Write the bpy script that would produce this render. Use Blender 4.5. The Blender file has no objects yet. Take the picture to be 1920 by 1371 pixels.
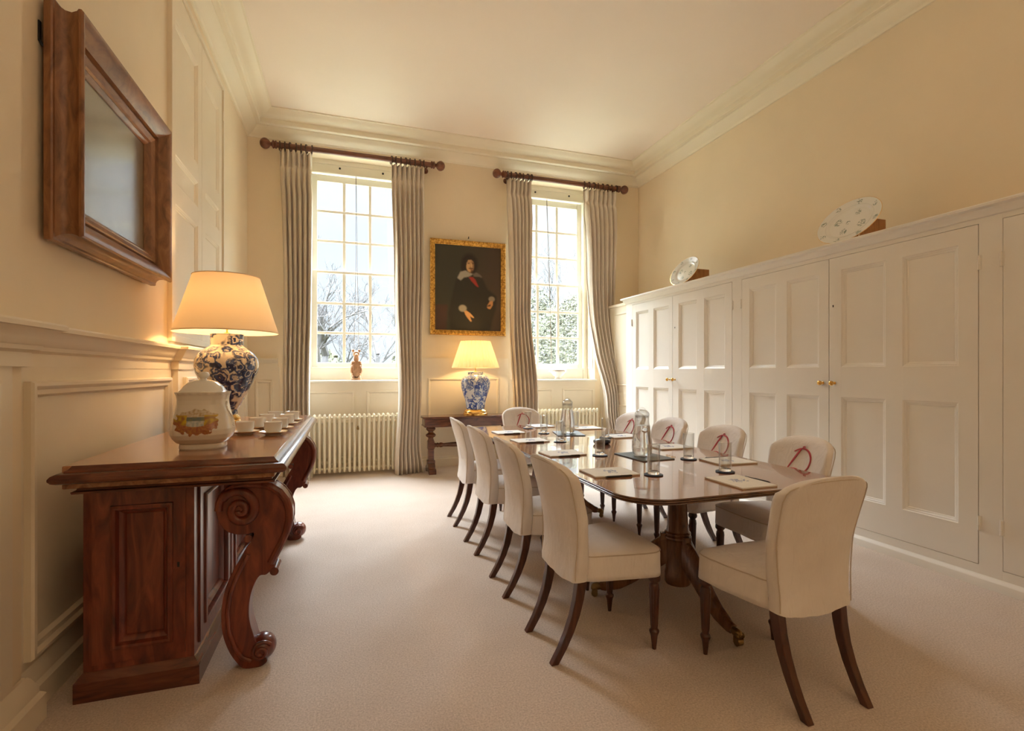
import bpy, bmesh, math, random
from mathutils import Vector, Matrix, noise
PI = math.pi
C = bpy.context.scene.collection
random.seed(7)
V = Vector
SKY_LOW, SKY_HIGH, ADDED_FILL = 0.55, 31.0, 19
# ------------------------------------------------------------------ camera
F_PX, CX_PX, CY_PX, CAM_H = 938.0, 960.0, 698.0, 1.27
TH = math.atan2(310, 938)
cam = bpy.data.objects.new('camera', bpy.data.cameras.new('camera')); C.objects.link(cam)
cam.data.sensor_width = 36; cam.data.lens = F_PX / 1920 * 36
cam.data.shift_y = (CY_PX - 685.5) / 1920
cam.data.clip_start = .02; cam.data.clip_end = 500
cam.location = (0, 0, CAM_H); cam.rotation_euler = (PI / 2, 0, -TH)
bpy.context.scene.camera = cam
# ------------------------------------------------------------------ materials
def mat(name, base=(.5, .5, .5), rough=.5, metal=0, spec=.5, coat=0, coat_rough=.1, bump=None, sheen=0):
    m = bpy.data.materials.new(name); m.use_nodes = True
    b = m.node_tree.nodes['Principled BSDF']
    b.inputs['Base Color'].default_value = (*base, 1); b.inputs['Roughness'].default_value = rough
    b.inputs['Metallic'].default_value = metal; b.inputs['Specular IOR Level'].default_value = spec
    b.inputs['Coat Weight'].default_value = coat; b.inputs['Coat IOR'].default_value = 1.55 if coat == 1.0 else 1.5; b.inputs['Coat Roughness'].default_value = coat_rough
    if sheen: b.inputs['Sheen Weight'].default_value = sheen
    return m
def nt(m): return m.node_tree, m.node_tree.nodes['Principled BSDF']
def coords(m, scale=(1, 1, 1), rot=(0, 0, 0)):
    t, b = nt(m)
    tc = t.nodes.new('ShaderNodeTexCoord'); mp = t.nodes.new('ShaderNodeMapping')
    mp.inputs['Scale'].default_value = scale; mp.inputs['Rotation'].default_value = rot
    t.links.new(tc.outputs['Object'], mp.inputs['Vector']); return mp.outputs['Vector']
def noise_node(m, vec, scale, detail=3, rough=.55, dist=0):
    t, b = nt(m); n = t.nodes.new('ShaderNodeTexNoise')
    n.inputs['Scale'].default_value = scale; n.inputs['Detail'].default_value = detail
    n.inputs['Roughness'].default_value = rough; n.inputs['Distortion'].default_value = dist
    t.links.new(vec, n.inputs['Vector']); return n.outputs['Fac']
def ramp(m, fac, stops, interp='LINEAR'):
    t, b = nt(m); r = t.nodes.new('ShaderNodeValToRGB'); r.color_ramp.interpolation = interp
    e = r.color_ramp.elements
    while len(e) < len(stops): e.new(.5)
    for k, (p, c) in enumerate(stops): e[k].position = p; e[k].color = (*c, 1)
    t.links.new(fac, r.inputs['Fac']); return r.outputs['Color']
def add_bump(m, fac, strength=.2, dist=.002):
    t, b = nt(m); n = t.nodes.new('ShaderNodeBump')
    n.inputs['Strength'].default_value = strength; n.inputs['Distance'].default_value = dist
    t.links.new(fac, n.inputs['Height']); t.links.new(n.outputs['Normal'], b.inputs['Normal'])
def set_col(m, out): t, b = nt(m); t.links.new(out, b.inputs['Base Color'])
def paint(name, c, var=.06, rough=.55, scale=1.6, spec=.35, bumps=.05):
    m = mat(name, c, rough, spec=spec); v = coords(m)
    f = noise_node(m, v, scale, 4)
    set_col(m, ramp(m, f, [(.3, tuple(x * (1 - var) for x in c)), (.7, tuple(min(1, x * (1 + var)) for x in c))]))
    if bumps: add_bump(m, noise_node(m, v, 60, 3), bumps, .001)
    return m
def wood(name, dark, mid, light, rough=.3, coat=.3, stretch=(1, 1, 8), scale=3.0, rot=(0, 0, 0), spec=.5, coat_rough=.12):
    m = mat(name, mid, rough, coat=coat, coat_rough=coat_rough, spec=spec)
    v = coords(m, tuple(8.0 / s for s in stretch), rot)
    f = noise_node(m, v, scale, 6, .6, 1.2)
    set_col(m, ramp(m, f, [(.28, dark), (.5, mid), (.75, light)]))
    add_bump(m, noise_node(m, v, scale * 9, 3), .03, .001)
    return m
def attr_mat(name, rough=.5, spec=.5, coat=0):
    m = mat(name, (.5, .5, .5), rough, spec=spec, coat=coat); t, b = nt(m)
    a = t.nodes.new('ShaderNodeAttribute'); a.attribute_name = 'paint'
    t.links.new(a.outputs['Color'], b.inputs['Base Color']); return m
M = {}
M['wall'] = paint('wall_paint', (.82, .70, .52), .04, .6, .9)
M['ceil'] = paint('ceiling_paint', (.89, .79, .69), .02, .7, .7)
M['trim'] = paint('cream_trim_paint', (.81, .72, .57), .03, .42)
M['crown'] = paint('cornice_paint', (.84, .77, .62), .02, .6)
M['cab'] = paint('cupboard_paint', (.83, .795, .735), .03, .38, 1.2)
M['sash'] = paint('sash_paint', (.80, .76, .66), .02, .35)
M['rad'] = paint('radiator_enamel', (.83, .77, .60), .02, .33)
m = mat('carpet_pile', (.5, .4, .32), .95, spec=.1, sheen=.15); v = coords(m)
f1 = noise_node(m, v, 130, 3, .75); f2 = noise_node(m, v, 2.2, 4)
t, b = nt(m); c1 = ramp(m, f1, [(.3, (.48, .39, .325)), (.7, (.79, .68, .60))]); c2 = ramp(m, f2, [(.3, (.92, .90, .88)), (.7, (1, 1, 1))])
mx = t.nodes.new('ShaderNodeMixRGB'); mx.blend_type = 'MULTIPLY'; mx.inputs[0].default_value = 1
t.links.new(c1, mx.inputs[1]); t.links.new(c2, mx.inputs[2]); set_col(m, mx.outputs[0]); add_bump(m, f1, .5, .006); M['carpet'] = m
M['mahog'] = wood('polished_mahogany', (.045, .008, .004), (.15, .027, .012), (.28, .066, .028), .3, .35, (1, 1, 5), 2.2)
M['mahogtop'] = wood('mahogany_top', (.16, .06, .028), (.34, .145, .065), (.50, .25, .12), .2, .5, (1, 6, 1), 2.2, coat_rough=.08)
M['mahogdark'] = wood('mahogany_moulding', (.05, .013, .007), (.12, .03, .014), (.2, .06, .026), .25, .4, (5, 5, 1), 3)
M['frame'] = wood('walnut_frame', (.12, .045, .016), (.24, .10, .038), (.36, .165, .065), .34, .25, (1, 4, 4), 3)
M['table'] = wood('table_mahogany', (.15, .04, .014), (.30, .10, .035), (.45, .18, .07), .16, 1.0, (9, 1, 1), 2.0, coat_rough=.025)
M['tedge'] = wood('table_edge', (.05, .02, .009), (.11, .045, .017), (.18, .08, .03), .22, .6, (4, 4, 1), 3)
M['pedestal'] = wood('pedestal_wood', (.05, .018, .008), (.15, .06, .022), (.27, .12, .05), .25, .5, (1, 1, 6), 2.6)
M['console'] = wood('console_wood', (.035, .012, .006), (.12, .038, .016), (.22, .075, .03), .25, .4, (6, 1, 1), 3)
M['leg'] = wood('chair_leg_wood', (.028, .010, .006), (.075, .023, .012), (.13, .045, .022), .28, .3, (1, 1, 6), 3)
M['pole'] = wood('pole_wood', (.07, .022, .011), (.16, .052, .025), (.25, .09, .045), .35, .2, (6, 1, 1), 3)
M['ring'] = mat('dark_ring_wood', (.06, .025, .014), .4)
m = mat('linen_cover', (.70, .62, .54), .85, spec=.2, sheen=.2); v = coords(m)
set_col(m, ramp(m, noise_node(m, v, 5, 4), [(.3, (.75, .69, .65)), (.7, (.83, .78, .745))])); t, b = nt(m); n1_ = noise_node(m, v, 260, 2); n2_ = noise_node(m, coords(m, (1, 1, .35)), 26, 4, .5, 1.0); ma = t.nodes.new('ShaderNodeMath'); ma.operation = 'MULTIPLY_ADD'; ma.inputs[1].default_value = .06
t.links.new(n1_, ma.inputs[0]); t.links.new(n2_, ma.inputs[2]); add_bump(m, ma.outputs[0], .45, .012); M['linen'] = m
M['piping'] = mat('cover_piping', (.58, .49, .40), .9)
M['thread'] = mat('red_embroidery', (.46, .06, .08), .8)
m = mat('curtain_linen', (.5, .43, .34), .85, spec=.15, sheen=.2); v = coords(m)
set_col(m, ramp(m, noise_node(m, v, 3, 4), [(.3, (.66, .58, .48)), (.7, (.74, .665, .565))])); add_bump(m, noise_node(m, v, 300, 2), .2, .001)
M['curtain'] = m
m = mat('gilt', (.80, .46, .10), .32, metal=.85); v = coords(m); f = noise_node(m, v, 38, 4, .6, .6)
set_col(m, ramp(m, f, [(.35, (.34, .15, .03)), (.6, (.83, .50, .12))])); add_bump(m, f, .9, .012); M['gilt'] = m
M['brass'] = mat('brass', (.72, .43, .12), .25, metal=1)
M['oldbrass'] = mat('aged_brass', (.28, .19, .08), .38, metal=.9)
m = mat('old_canvas', (.08, .05, .03), .26, spec=.6, coat=.99, coat_rough=.16); v = coords(m); m.node_tree.nodes['Principled BSDF'].inputs['Coat IOR'].default_value = 1.8
f = noise_node(m, v, 3.5, 6, .65)
set_col(m, ramp(m, f, [(.3, (.06, .04, .022)), (.6, (.15, .105, .05)), (.8, (.24, .18, .08))])); add_bump(m, noise_node(m, v, 22, 6, .75), .5, .004); M['canvas'] = m
M['portrait'] = attr_mat('oil_paint', .45, .4, .15)
M['glazepaint'] = attr_mat('painted_glaze', .12, .5, .4)
def vase_mat(name, cream, mid, dark, s):
    m = mat(name, cream, .1, coat=.5, coat_rough=.04); v = coords(m); t, b = nt(m)
    nz = t.nodes.new('ShaderNodeTexNoise'); nz.inputs['Scale'].default_value = s * 1.6; nz.inputs['Detail'].default_value = 3; t.links.new(v, nz.inputs['Vector'])
    mv = t.nodes.new('ShaderNodeMixRGB'); mv.inputs[0].default_value = .07; t.links.new(v, mv.inputs[1]); t.links.new(nz.outputs['Color'], mv.inputs[2])
    vo = t.nodes.new('ShaderNodeTexVoronoi'); vo.inputs['Scale'].default_value = s; t.links.new(mv.outputs[0], vo.inputs['Vector'])
    flowers = ramp(m, vo.outputs['Distance'], [(0, cream), (.09, dark), (.20, mid), (.30, dark), (.37, cream), (.42, mid), (.50, dark), (.60, cream)])
    f = noise_node(m, v, s * 1.7, 4, .6, 1.0); leaves = ramp(m, f, [(.45, dark), (.53, mid), (.56, cream)])
    g = ramp(m, noise_node(m, v, s * .55, 2), [(.46, (1, 1, 1)), (.5, (0, 0, 0))])
    mx = t.nodes.new('ShaderNodeMixRGB'); t.links.new(g, mx.inputs[0]); t.links.new(flowers, mx.inputs[1]); t.links.new(leaves, mx.inputs[2])
    set_col(m, mx.outputs[0]); return m
M['vaseA'] = vase_mat('delft_dark_glaze', (.74, .67, .55), (.06, .10, .25), (.010, .018, .075), 12)
M['vaseB'] = vase_mat('cobalt_glaze', (.62, .64, .66), (.14, .22, .46), (.02, .05, .25), 13)
def shade_mat(name, c, tc, w=.5):
    m = bpy.data.materials.new(name); m.use_nodes = True; t = m.node_tree; t.nodes.clear()
    o = t.nodes.new('ShaderNodeOutputMaterial'); d = t.nodes.new('ShaderNodeBsdfDiffuse'); r = t.nodes.new('ShaderNodeBsdfTranslucent'); x = t.nodes.new('ShaderNodeMixShader')
    d.inputs[0].default_value = (*c, 1); r.inputs[0].default_value = (*tc, 1); x.inputs[0].default_value = w
    t.links.new(d.outputs[0], x.inputs[1]); t.links.new(r.outputs[0], x.inputs[2]); t.links.new(x.outputs[0], o.inputs[0]); return m
M['shadeA'] = shade_mat('card_shade', (.80, .70, .59), (.72, .56, .34), .17)
M['shadeB'] = shade_mat('pleated_silk', (.85, .78, .62), (.9, .76, .46), .27)
M['china'] = mat('white_china', (.80, .78, .73), .12, coat=.4)
M['gold'] = mat('gold_rim', (.85, .55, .18), .25, metal=1)
M['sprig'] = attr_mat('sprigged_china', .12, .5, .4)
M['standwood'] = wood('plate_stand_wood', (.20, .075, .02), (.33, .135, .035), (.42, .19, .06), .4, .2, (1, 1, 5), 3)
M['carved'] = wood('carved_limewood', (.26, .12, .055), (.44, .23, .11), (.58, .34, .19), .5, .1, (2, 2, 4), 6)
M['iron'] = mat('black_iron', (.012, .012, .012), .5)
M['paper'] = paint('pad_paper', (.86, .84, .80), .02, .7, 6, .2, 0)
M['padedge'] = mat('pad_board', (.55, .44, .30), .8)
M['print'] = mat('blue_print', (.34, .38, .55), .7)
M['penblack'] = mat('pen_black', (.02, .02, .022), .3)
M['chrome'] = mat('pen_chrome', (.7, .7, .7), .15, metal=1)
M['coaster'] = mat('navy_leather', (.015, .035, .075), .45)
M['mat'] = mat('grey_table_mat', (.13, .15, .155), .5)
M['navydish'] = mat('navy_dish_glaze', (.015, .02, .04), .25)
M['white'] = mat('white_ribbon', (.8, .77, .72), .8)
M['cord'] = mat('pull_cord', (.24, .19, .15), .8)
def glass_mat(name, ior, rough=0, c=(1, 1, 1)):
    m = bpy.data.materials.new(name); m.use_nodes = True; t, b = nt(m)
    b.inputs['Base Color'].default_value = (*c, 1); b.inputs['Transmission Weight'].default_value = 1; b.inputs['IOR'].default_value = ior; b.inputs['Roughness'].default_value = rough
    return m
m = bpy.data.materials.new('clear_glass'); m.use_nodes = True; t = m.node_tree; t.nodes.clear()
o = t.nodes.new('ShaderNodeOutputMaterial'); a = t.nodes.new('ShaderNodeBsdfTransparent'); g = t.nodes.new('ShaderNodeBsdfGlossy'); x = t.nodes.new('ShaderNodeMixShader'); lw = t.nodes.new('ShaderNodeLayerWeight')
a.inputs[0].default_value = (.965, .975, .975, 1); g.inputs['Roughness'].default_value = .01; lw.inputs['Blend'].default_value = .25
mm = t.nodes.new('ShaderNodeMath'); mm.operation = 'MULTIPLY_ADD'; mm.inputs[1].default_value = .75; mm.inputs[2].default_value = .05; t.links.new(lw.outputs['Facing'], mm.inputs[0]); t.links.new(mm.outputs[0], x.inputs[0]); t.links.new(a.outputs[0], x.inputs[1]); t.links.new(g.outputs[0], x.inputs[2]); t.links.new(x.outputs[0], o.inputs[0]); M['glass'] = m
M['thickglass'] = glass_mat('thick_glass', 1.48)
M['water'] = glass_mat('water', 1.33)
m = bpy.data.materials.new('window_glass'); m.use_nodes = True; t = m.node_tree; t.nodes.clear()
o = t.nodes.new('ShaderNodeOutputMaterial'); a = t.nodes.new('ShaderNodeBsdfTransparent'); g = t.nodes.new('ShaderNodeBsdfGlossy'); x = t.nodes.new('ShaderNodeMixShader')
a.inputs[0].default_value = (.97, .98, .97, 1); g.inputs['Roughness'].default_value = .02; x.inputs[0].default_value = .05
t.links.new(a.outputs[0], x.inputs[1]); t.links.new(g.outputs[0], x.inputs[2]); t.links.new(x.outputs[0], o.inputs[0]); M['pane'] = m
M['bark'] = paint('tree_bark', (.06, .056, .056), .25, .9, 3, .1, 0)
M['twig'] = M['bark']
m = mat('leafage', (.06, .07, .03), .8, spec=.1); v = coords(m)
set_col(m, ramp(m, noise_node(m, v, 1.2, 5, .7), [(.3, (.042, .044, .032)), (.55, (.068, .068, .042)), (.75, (.09, .086, .052))])); M['leafage'] = m
M['lawn'] = paint('lawn_grass', (.085, .09, .06), .3, .9, .5, .1, 0)
# ------------------------------------------------------------------ mesh builder
class MB:
    def __init__(s): s.v = []; s.f = []; s.m = []
    def add(s, vs, fs, mi=0):
        o = len(s.v); s.v += [tuple(p) for p in vs]
        for f in fs: s.f.append(tuple(i + o for i in f)); s.m.append(mi)
        return s
    def box(s, x0, x1, y0, y1, z0, z1, mi=0):
        return s.add([(x0, y0, z0), (x1, y0, z0), (x1, y1, z0), (x0, y1, z0), (x0, y0, z1), (x1, y0, z1), (x1, y1, z1), (x0, y1, z1)],
                     [(0, 3, 2, 1), (4, 5, 6, 7), (0, 1, 5, 4), (1, 2, 6, 5), (2, 3, 7, 6), (3, 0, 4, 7)], mi)
    def loft(s, loops, cap0=True, cap1=True, close=True, ring=False, mi=0):
        n = len(loops[0]); vs = [p for l in loops for p in l]; fs = []
        L = len(loops); R = L if ring else L - 1; K = n if close else n - 1
        for i in range(R):
            a, b2 = i * n, ((i + 1) % L) * n
            for j in range(K):
                k = (j + 1) % n; fs.append((a + j, a + k, b2 + k, b2 + j))
        if not ring and close:
            if cap0: fs.append(tuple(range(n))[::-1])
            if cap1: fs.append(tuple((L - 1) * n + j for j in range(n)))
        return s.add(vs, fs, mi)
    def lathe(s, prof, c=(0, 0, 0), seg=32, mod=None, mi=0, sx=1, sy=1, cap0=True, cap1=True):
        loops = []
        for r, z in prof:
            l = []
            for k in range(seg):
                a = 2 * PI * k / seg; rr = max(r, 1e-4) * (mod(a, z, r) if mod else 1)
                l.append((c[0] + rr * math.cos(a) * sx, c[1] + rr * math.sin(a) * sy, c[2] + z))
            loops.append(l)
        return s.loft(loops, cap0, cap1, mi=mi)
    def tube(s, path, rad, seg=8, mi=0, ring=False, caps=True):
        path = [V(p) for p in path]; n = len(path); loops = []; nrm = None
        for i, p in enumerate(path):
            if ring: t = (path[(i + 1) % n] - path[i - 1]).normalized()
            else: t = (path[min(i + 1, n - 1)] - path[max(i - 1, 0)]).normalized()
            if nrm is None:
                nrm = t.cross(V((0, 0, 1)));
                if nrm.length < 1e-3: nrm = t.cross(V((1, 0, 0)))
                nrm.normalize()
            else:
                nrm = nrm - t * nrm.dot(t); nrm.normalize()
            bn = t.cross(nrm); r = rad[i] if isinstance(rad, (list, tuple)) else rad
            loops.append([p + nrm * (r * math.cos(2 * PI * k / seg)) + bn * (r * math.sin(2 * PI * k / seg)) for k in range(seg)])
        return s.loft(loops, caps, caps, ring=ring, mi=mi)
    def sweep(s, path, prof, N=(0, 0, 1), closed=False, caps=True, mi=0, closeprof=True):
        path = [V(p) for p in path]; N = V(N); n = len(path); loops = []
        for i, p in enumerate(path):
            t1 = (p - path[i - 1]).normalized() if (closed or i > 0) else None
            t2 = (path[(i + 1) % n] - p).normalized() if (closed or i < n - 1) else None
            t1 = t1 or t2; t2 = t2 or t1
            s1, s2 = N.cross(t1), N.cross(t2); mv = (s1 + s2) / max(.15, 1 + s1.dot(s2))
            loops.append([p + mv * a + N * b for a, b in prof])
        return s.loft(loops, caps, caps, close=closeprof, ring=closed, mi=mi)
    def prism(s, poly, fn, mi=0):
        n = len(poly); vs = [fn(p, 0) for p in poly] + [fn(p, 1) for p in poly]
        fs = [tuple(range(n)), tuple(range(2 * n - 1, n - 1, -1))] + [(i, n + i, n + (i + 1) % n, (i + 1) % n) for i in range(n)]
        return s.add(vs, fs, mi)
    def ell(s, c, r, seg=16, rings=10, mi=0):
        rx, ry, rz = r; return s.lathe([(math.sin(PI * k / rings), -math.cos(PI * k / rings) * rz) for k in range(rings + 1)], c, seg, mi=mi, sx=rx, sy=ry)
    def grid(s, fn, nu, nv, mi=0):
        return s.add([fn(i / nu, j / nv) for j in range(nv + 1) for i in range(nu + 1)],
                     [(j * (nu + 1) + i, j * (nu + 1) + i + 1, (j + 1) * (nu + 1) + i + 1, (j + 1) * (nu + 1) + i) for j in range(nv) for i in range(nu)], mi)
    def move(s, mtx): s.v = [tuple(mtx @ V(p)) for p in s.v]; return s
def obj(name, mb, mats, parent=None, ang=35, bevel=0, seg=2, normals=True, off=None):
    me = bpy.data.meshes.new(name)
    vs = mb.v if off is None else [(p[0] - off[0], p[1] - off[1], p[2] - off[2]) for p in mb.v]
    me.from_pydata(vs, [], mb.f)
    mats = mats if isinstance(mats, (list, tuple)) else [mats]
    for q in mats: me.materials.append(q)
    me.polygons.foreach_set('material_index', mb.m)
    if normals:
        bm = bmesh.new(); bm.from_mesh(me); bmesh.ops.recalc_face_normals(bm, faces=bm.faces); bm.to_mesh(me); bm.free()
    if ang:
        me.polygons.foreach_set('use_smooth', [True] * len(me.polygons)); me.set_sharp_from_angle(angle=math.radians(ang))
    me.update()
    o = bpy.data.objects.new(name, me); C.objects.link(o)
    if off is not None: o.location = off
    if parent: o.parent = parent
    if bevel:
        b = o.modifiers.new('bevel', 'BEVEL'); b.width = bevel; b.segments = seg; b.limit_method = 'ANGLE'; b.angle_limit = math.radians(40); b.harden_normals = False
    return o
def thing(name, label, cat, loc=(0, 0, 0), rz=0, group=None):
    o = bpy.data.objects.new(name, None); C.objects.link(o); o.location = loc; o.rotation_euler = (0, 0, rz); o.empty_display_size = .05
    o['label'] = label; o['category'] = cat
    if group: o['group'] = group
    return o
def tag(o, label, cat, group=None):
    o['label'] = label; o['category'] = cat
    if group: o['group'] = group
    return o
def struct(name, mb, m, parent=None, **k):
    o = obj(name, mb, m, parent, **k)
    if parent is None: o['kind'] = 'structure'
    return o
def dup(root, loc, rz, label, group=None):
    r = root.copy(); C.objects.link(r); r.location = loc; r.rotation_euler = (0, 0, rz); r['label'] = label
    if group: r['group'] = group
    for ch in list(root.children):
        c = ch.copy(); C.objects.link(c); c.parent = r
        for g in list(ch.children):
            d = g.copy(); C.objects.link(d); d.parent = c
    return r
def rect_path(a0, a1, b0, b1, fn): return [fn(a0, b0), fn(a1, b0), fn(a1, b1), fn(a0, b1)]
def rrect(w, h, r, n=5, nx=1, ny=1):
    """rounded rectangle, half sizes w,h, counter clockwise, with nx / ny extra pieces along the sides"""
    pts = []
    cs = [(w - r, h - r, 0), (-(w - r), h - r, PI / 2), (-(w - r), -(h - r), PI), (w - r, -(h - r), 1.5 * PI)]
    for q, (cx, cy, a0) in enumerate(cs):
        for k in range(n + 1): a = a0 + PI / 2 * k / n; pts.append((cx + r * math.cos(a), cy + r * math.sin(a)))
        nxt = cs[(q + 1) % 4]; e = (nxt[0] + r * math.cos(nxt[2]), nxt[1] + r * math.sin(nxt[2])); s0 = pts[-1]
        m_ = nx if q % 2 == 0 else ny
        for k in range(1, m_): pts.append((s0[0] + (e[0] - s0[0]) * k / m_, s0[1] + (e[1] - s0[1]) * k / m_))
    return pts
# ------------------------------------------------------------------ room shell
YB, XL, XR, YF, ZC = 6.731, -1.14, 4.283, -2.6, 4.38
W1, W2 = (-.51, .78), (2.24, 3.53)
ZS, ZH = 1.166, 4.05
struct('floor', MB().box(XL - .3, XR + .3, YF - .3, YB + .3, -.1, 0), M['carpet'], ang=0)
struct('ceiling', MB().box(XL - .3, XR + .3, YF - .3, YB + .4, ZC, ZC + .1), M['ceil'], ang=0)
w = MB()
w.box(XL - .3, W1[0], YB, YB + .36, 0, ZC); w.box(W1[1], W2[0], YB, YB + .36, 0, ZC); w.box(W2[1], XR + .3, YB, YB + .36, 0, ZC)
for a, b in (W1, W2): w.box(a, b, YB, YB + .36, 0, ZS - .02); w.box(a, b, YB, YB + .36, ZH, ZC)
struct('wall_back', w, M['wall'], ang=0)
w = MB(); DY0, DY1, DZ0, DZ1 = 3.94, 5.54, 1.5, 4.05
w.box(XL - .3, XL, 2.25, DY0, 0, ZC); w.box(XL - .3, XL, DY1, YB, 0, ZC); w.box(XL - .3, XL, DY0, DY1, 0, DZ0); w.box(XL - .3, XL, DY0, DY1, DZ1, ZC); w.box(XL - .3, XL - .09, DY0, DY1, DZ0, DZ1)
w.box(XL - .3, XL + .035, YF, 2.25, 0, ZC)
struct('wall_left', w, M['wall'], ang=0)
struct('wall_right', MB().box(XR, XR + .3, YF, YB, 0, ZC), M['wall'], ang=0)
struct('wall_front', MB().box(XL - .3, XR + .3, YF - .3, YF, 0, ZC), M['wall'], ang=0)
# cornice (a = inward, b = up)
cz = 4.115
crown = [(0, 0), (.018, 0), (.024, .012), (.03, .02), (.045, .028), (.075, .045), (.10, .075), (.112, .10), (.118, .105), (.118, .118), (.16, .122), (.165, .126), (.165, .178), (.175, .182), (.19, .188), (.225, .198), (.265, .22), (.288, .245), (.296, .25), (.31, .252), (.31, ZC - cz), (0, ZC - cz)]
struct('trim_1', MB().sweep([(XL, YF, cz), (XR, YF, cz), (XR, YB, cz), (XL, YB, cz)], crown, closed=True), M['crown'], ang=25)
# ------------------------------------------------------------------ left wainscot
dado = [(0, 0), (.02, 0), (.02, .05), (.026, .055), (.04, .06), (.044, .075), (.052, .082), (.062, .10), (.075, .125), (.085, .133), (.095, .135), (.097, .15), (.09, .158), (0, .16)]
zd = 1.29
PX = XL + .05
path = [(XL + .035, YF, zd), (PX, YF + .01, zd)]
# path runs toward -Y so that a points into the room (+X)
p = [(XL, YB, zd), (XL, 5.6, zd), (XL + .04, 5.6, zd), (XL + .04, 3.95, zd), (XL - .005, 3.95, zd), (XL - .005, 2.24, zd), (XL + .04, 2.24, zd), (XL + .04, YF, zd)]
def left_run(prof, z, mat_, name):
    pts = [(x, y, z) for x, y, _ in p]
    return struct(name, MB().sweep(pts, prof), mat_, ang=25)
left_run(dado, zd, M['trim'], 'trim_2')
base_prof = [(0, 0), (.05, 0), (.05, .09), (.044, .098), (.036, .105), (.034, .13), (.026, .145), (.018, .165), (.01, .175), (0, .178)]
left_run(base_prof, 0, M['trim'], 'baseboard_left')
w = MB()
w.box(XL, XL + .012, 2.25, DY0, .1, zd + .03); w.box(XL, XL + .05, 3.95, 5.6, .1, zd + .03); w.box(XL + .03, XL + .05, YF, 2.17, .1, zd + .03)
pm = [(-.0, 0), (0, .022), (.006, .03), (.018, .032), (.026, .026), (.032, .02), (.05, .018), (.056, .01), (.06, .004), (.06, 0)]
def lpanel(y0, y1, z0, z1, x): w.sweep([(x, y0, z0), (x, y0, z1), (x, y1, z1), (x, y1, z0)][::-1], pm, N=(1, 0, 0), closed=True)
lpanel(2.31, 3.87, .2, 1.235, XL + .012); lpanel(4.05, 5.5, .2, 1.235, XL + .05); lpanel(.6, 2.06, .2, 1.235, XL + .05); lpanel(5.68, 6.6, .2, 1.235, XL)
struct('trim_3', w, M['trim'], ang=30)
# ------------------------------------------------------------------ back wall wainscot, window boards
w = MB()
def bpanel(x0, x1, z0, z1, y, prof=None):
    w.sweep([(x0, y, z0), (x1, y, z0), (x1, y, z1), (x0, y, z1)], prof or [(0, 0), (0, .012), (.006, .018), (.02, .016), (.03, .008), (.034, 0)], N=(0, -1, 0), closed=True)
dz = 1.33
dback = [(0, 0), (.02, 0), (.02, .045), (.03, .05), (.04, .065), (.055, .085), (.06, .09), (.06, .10), (.06, .11), (0, .112)]
w.sweep([(XL, YB, dz), (-.80, YB, dz)][::-1], dback)
w.box(XL, -.78, YB - .012, YB, .1, dz); bpanel(-1.05, -.86, .3, 1.17, YB - .012)
w.box(.86, 2.16, YB - .025, YB, .1, 1.45); w.box(.86, 2.16, YB - .03, YB, 1.445, 1.462); bpanel(1.03, 2.02, .62, 1.19, YB - .025)
w.box(3.62, 4.0, YB - .012, YB, .1, 1.45)
for a, b in (W1, W2):
    w.box(a, b, YB - .01, YB, .1, ZS - .02); c_ = (a + b) / 2 + .035
    bpanel(a + .02, c_ - .075, .62, 1.03, YB - .01); bpanel(c_ + .075, b - .02, .62, 1.03, YB - .01)
struct('trim_4', w, M['trim'], ang=30)
bb = [(0, 0), (.035, 0), (.035, .1), (.03, .108), (.022, .115), (.02, .13), (.01, .142), (0, .145)]
struct('baseboard_back', MB().sweep([(XL, YB - .012, 0), (3.63, YB - .012, 0)][::-1], bb), M['trim'], ang=30)
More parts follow.
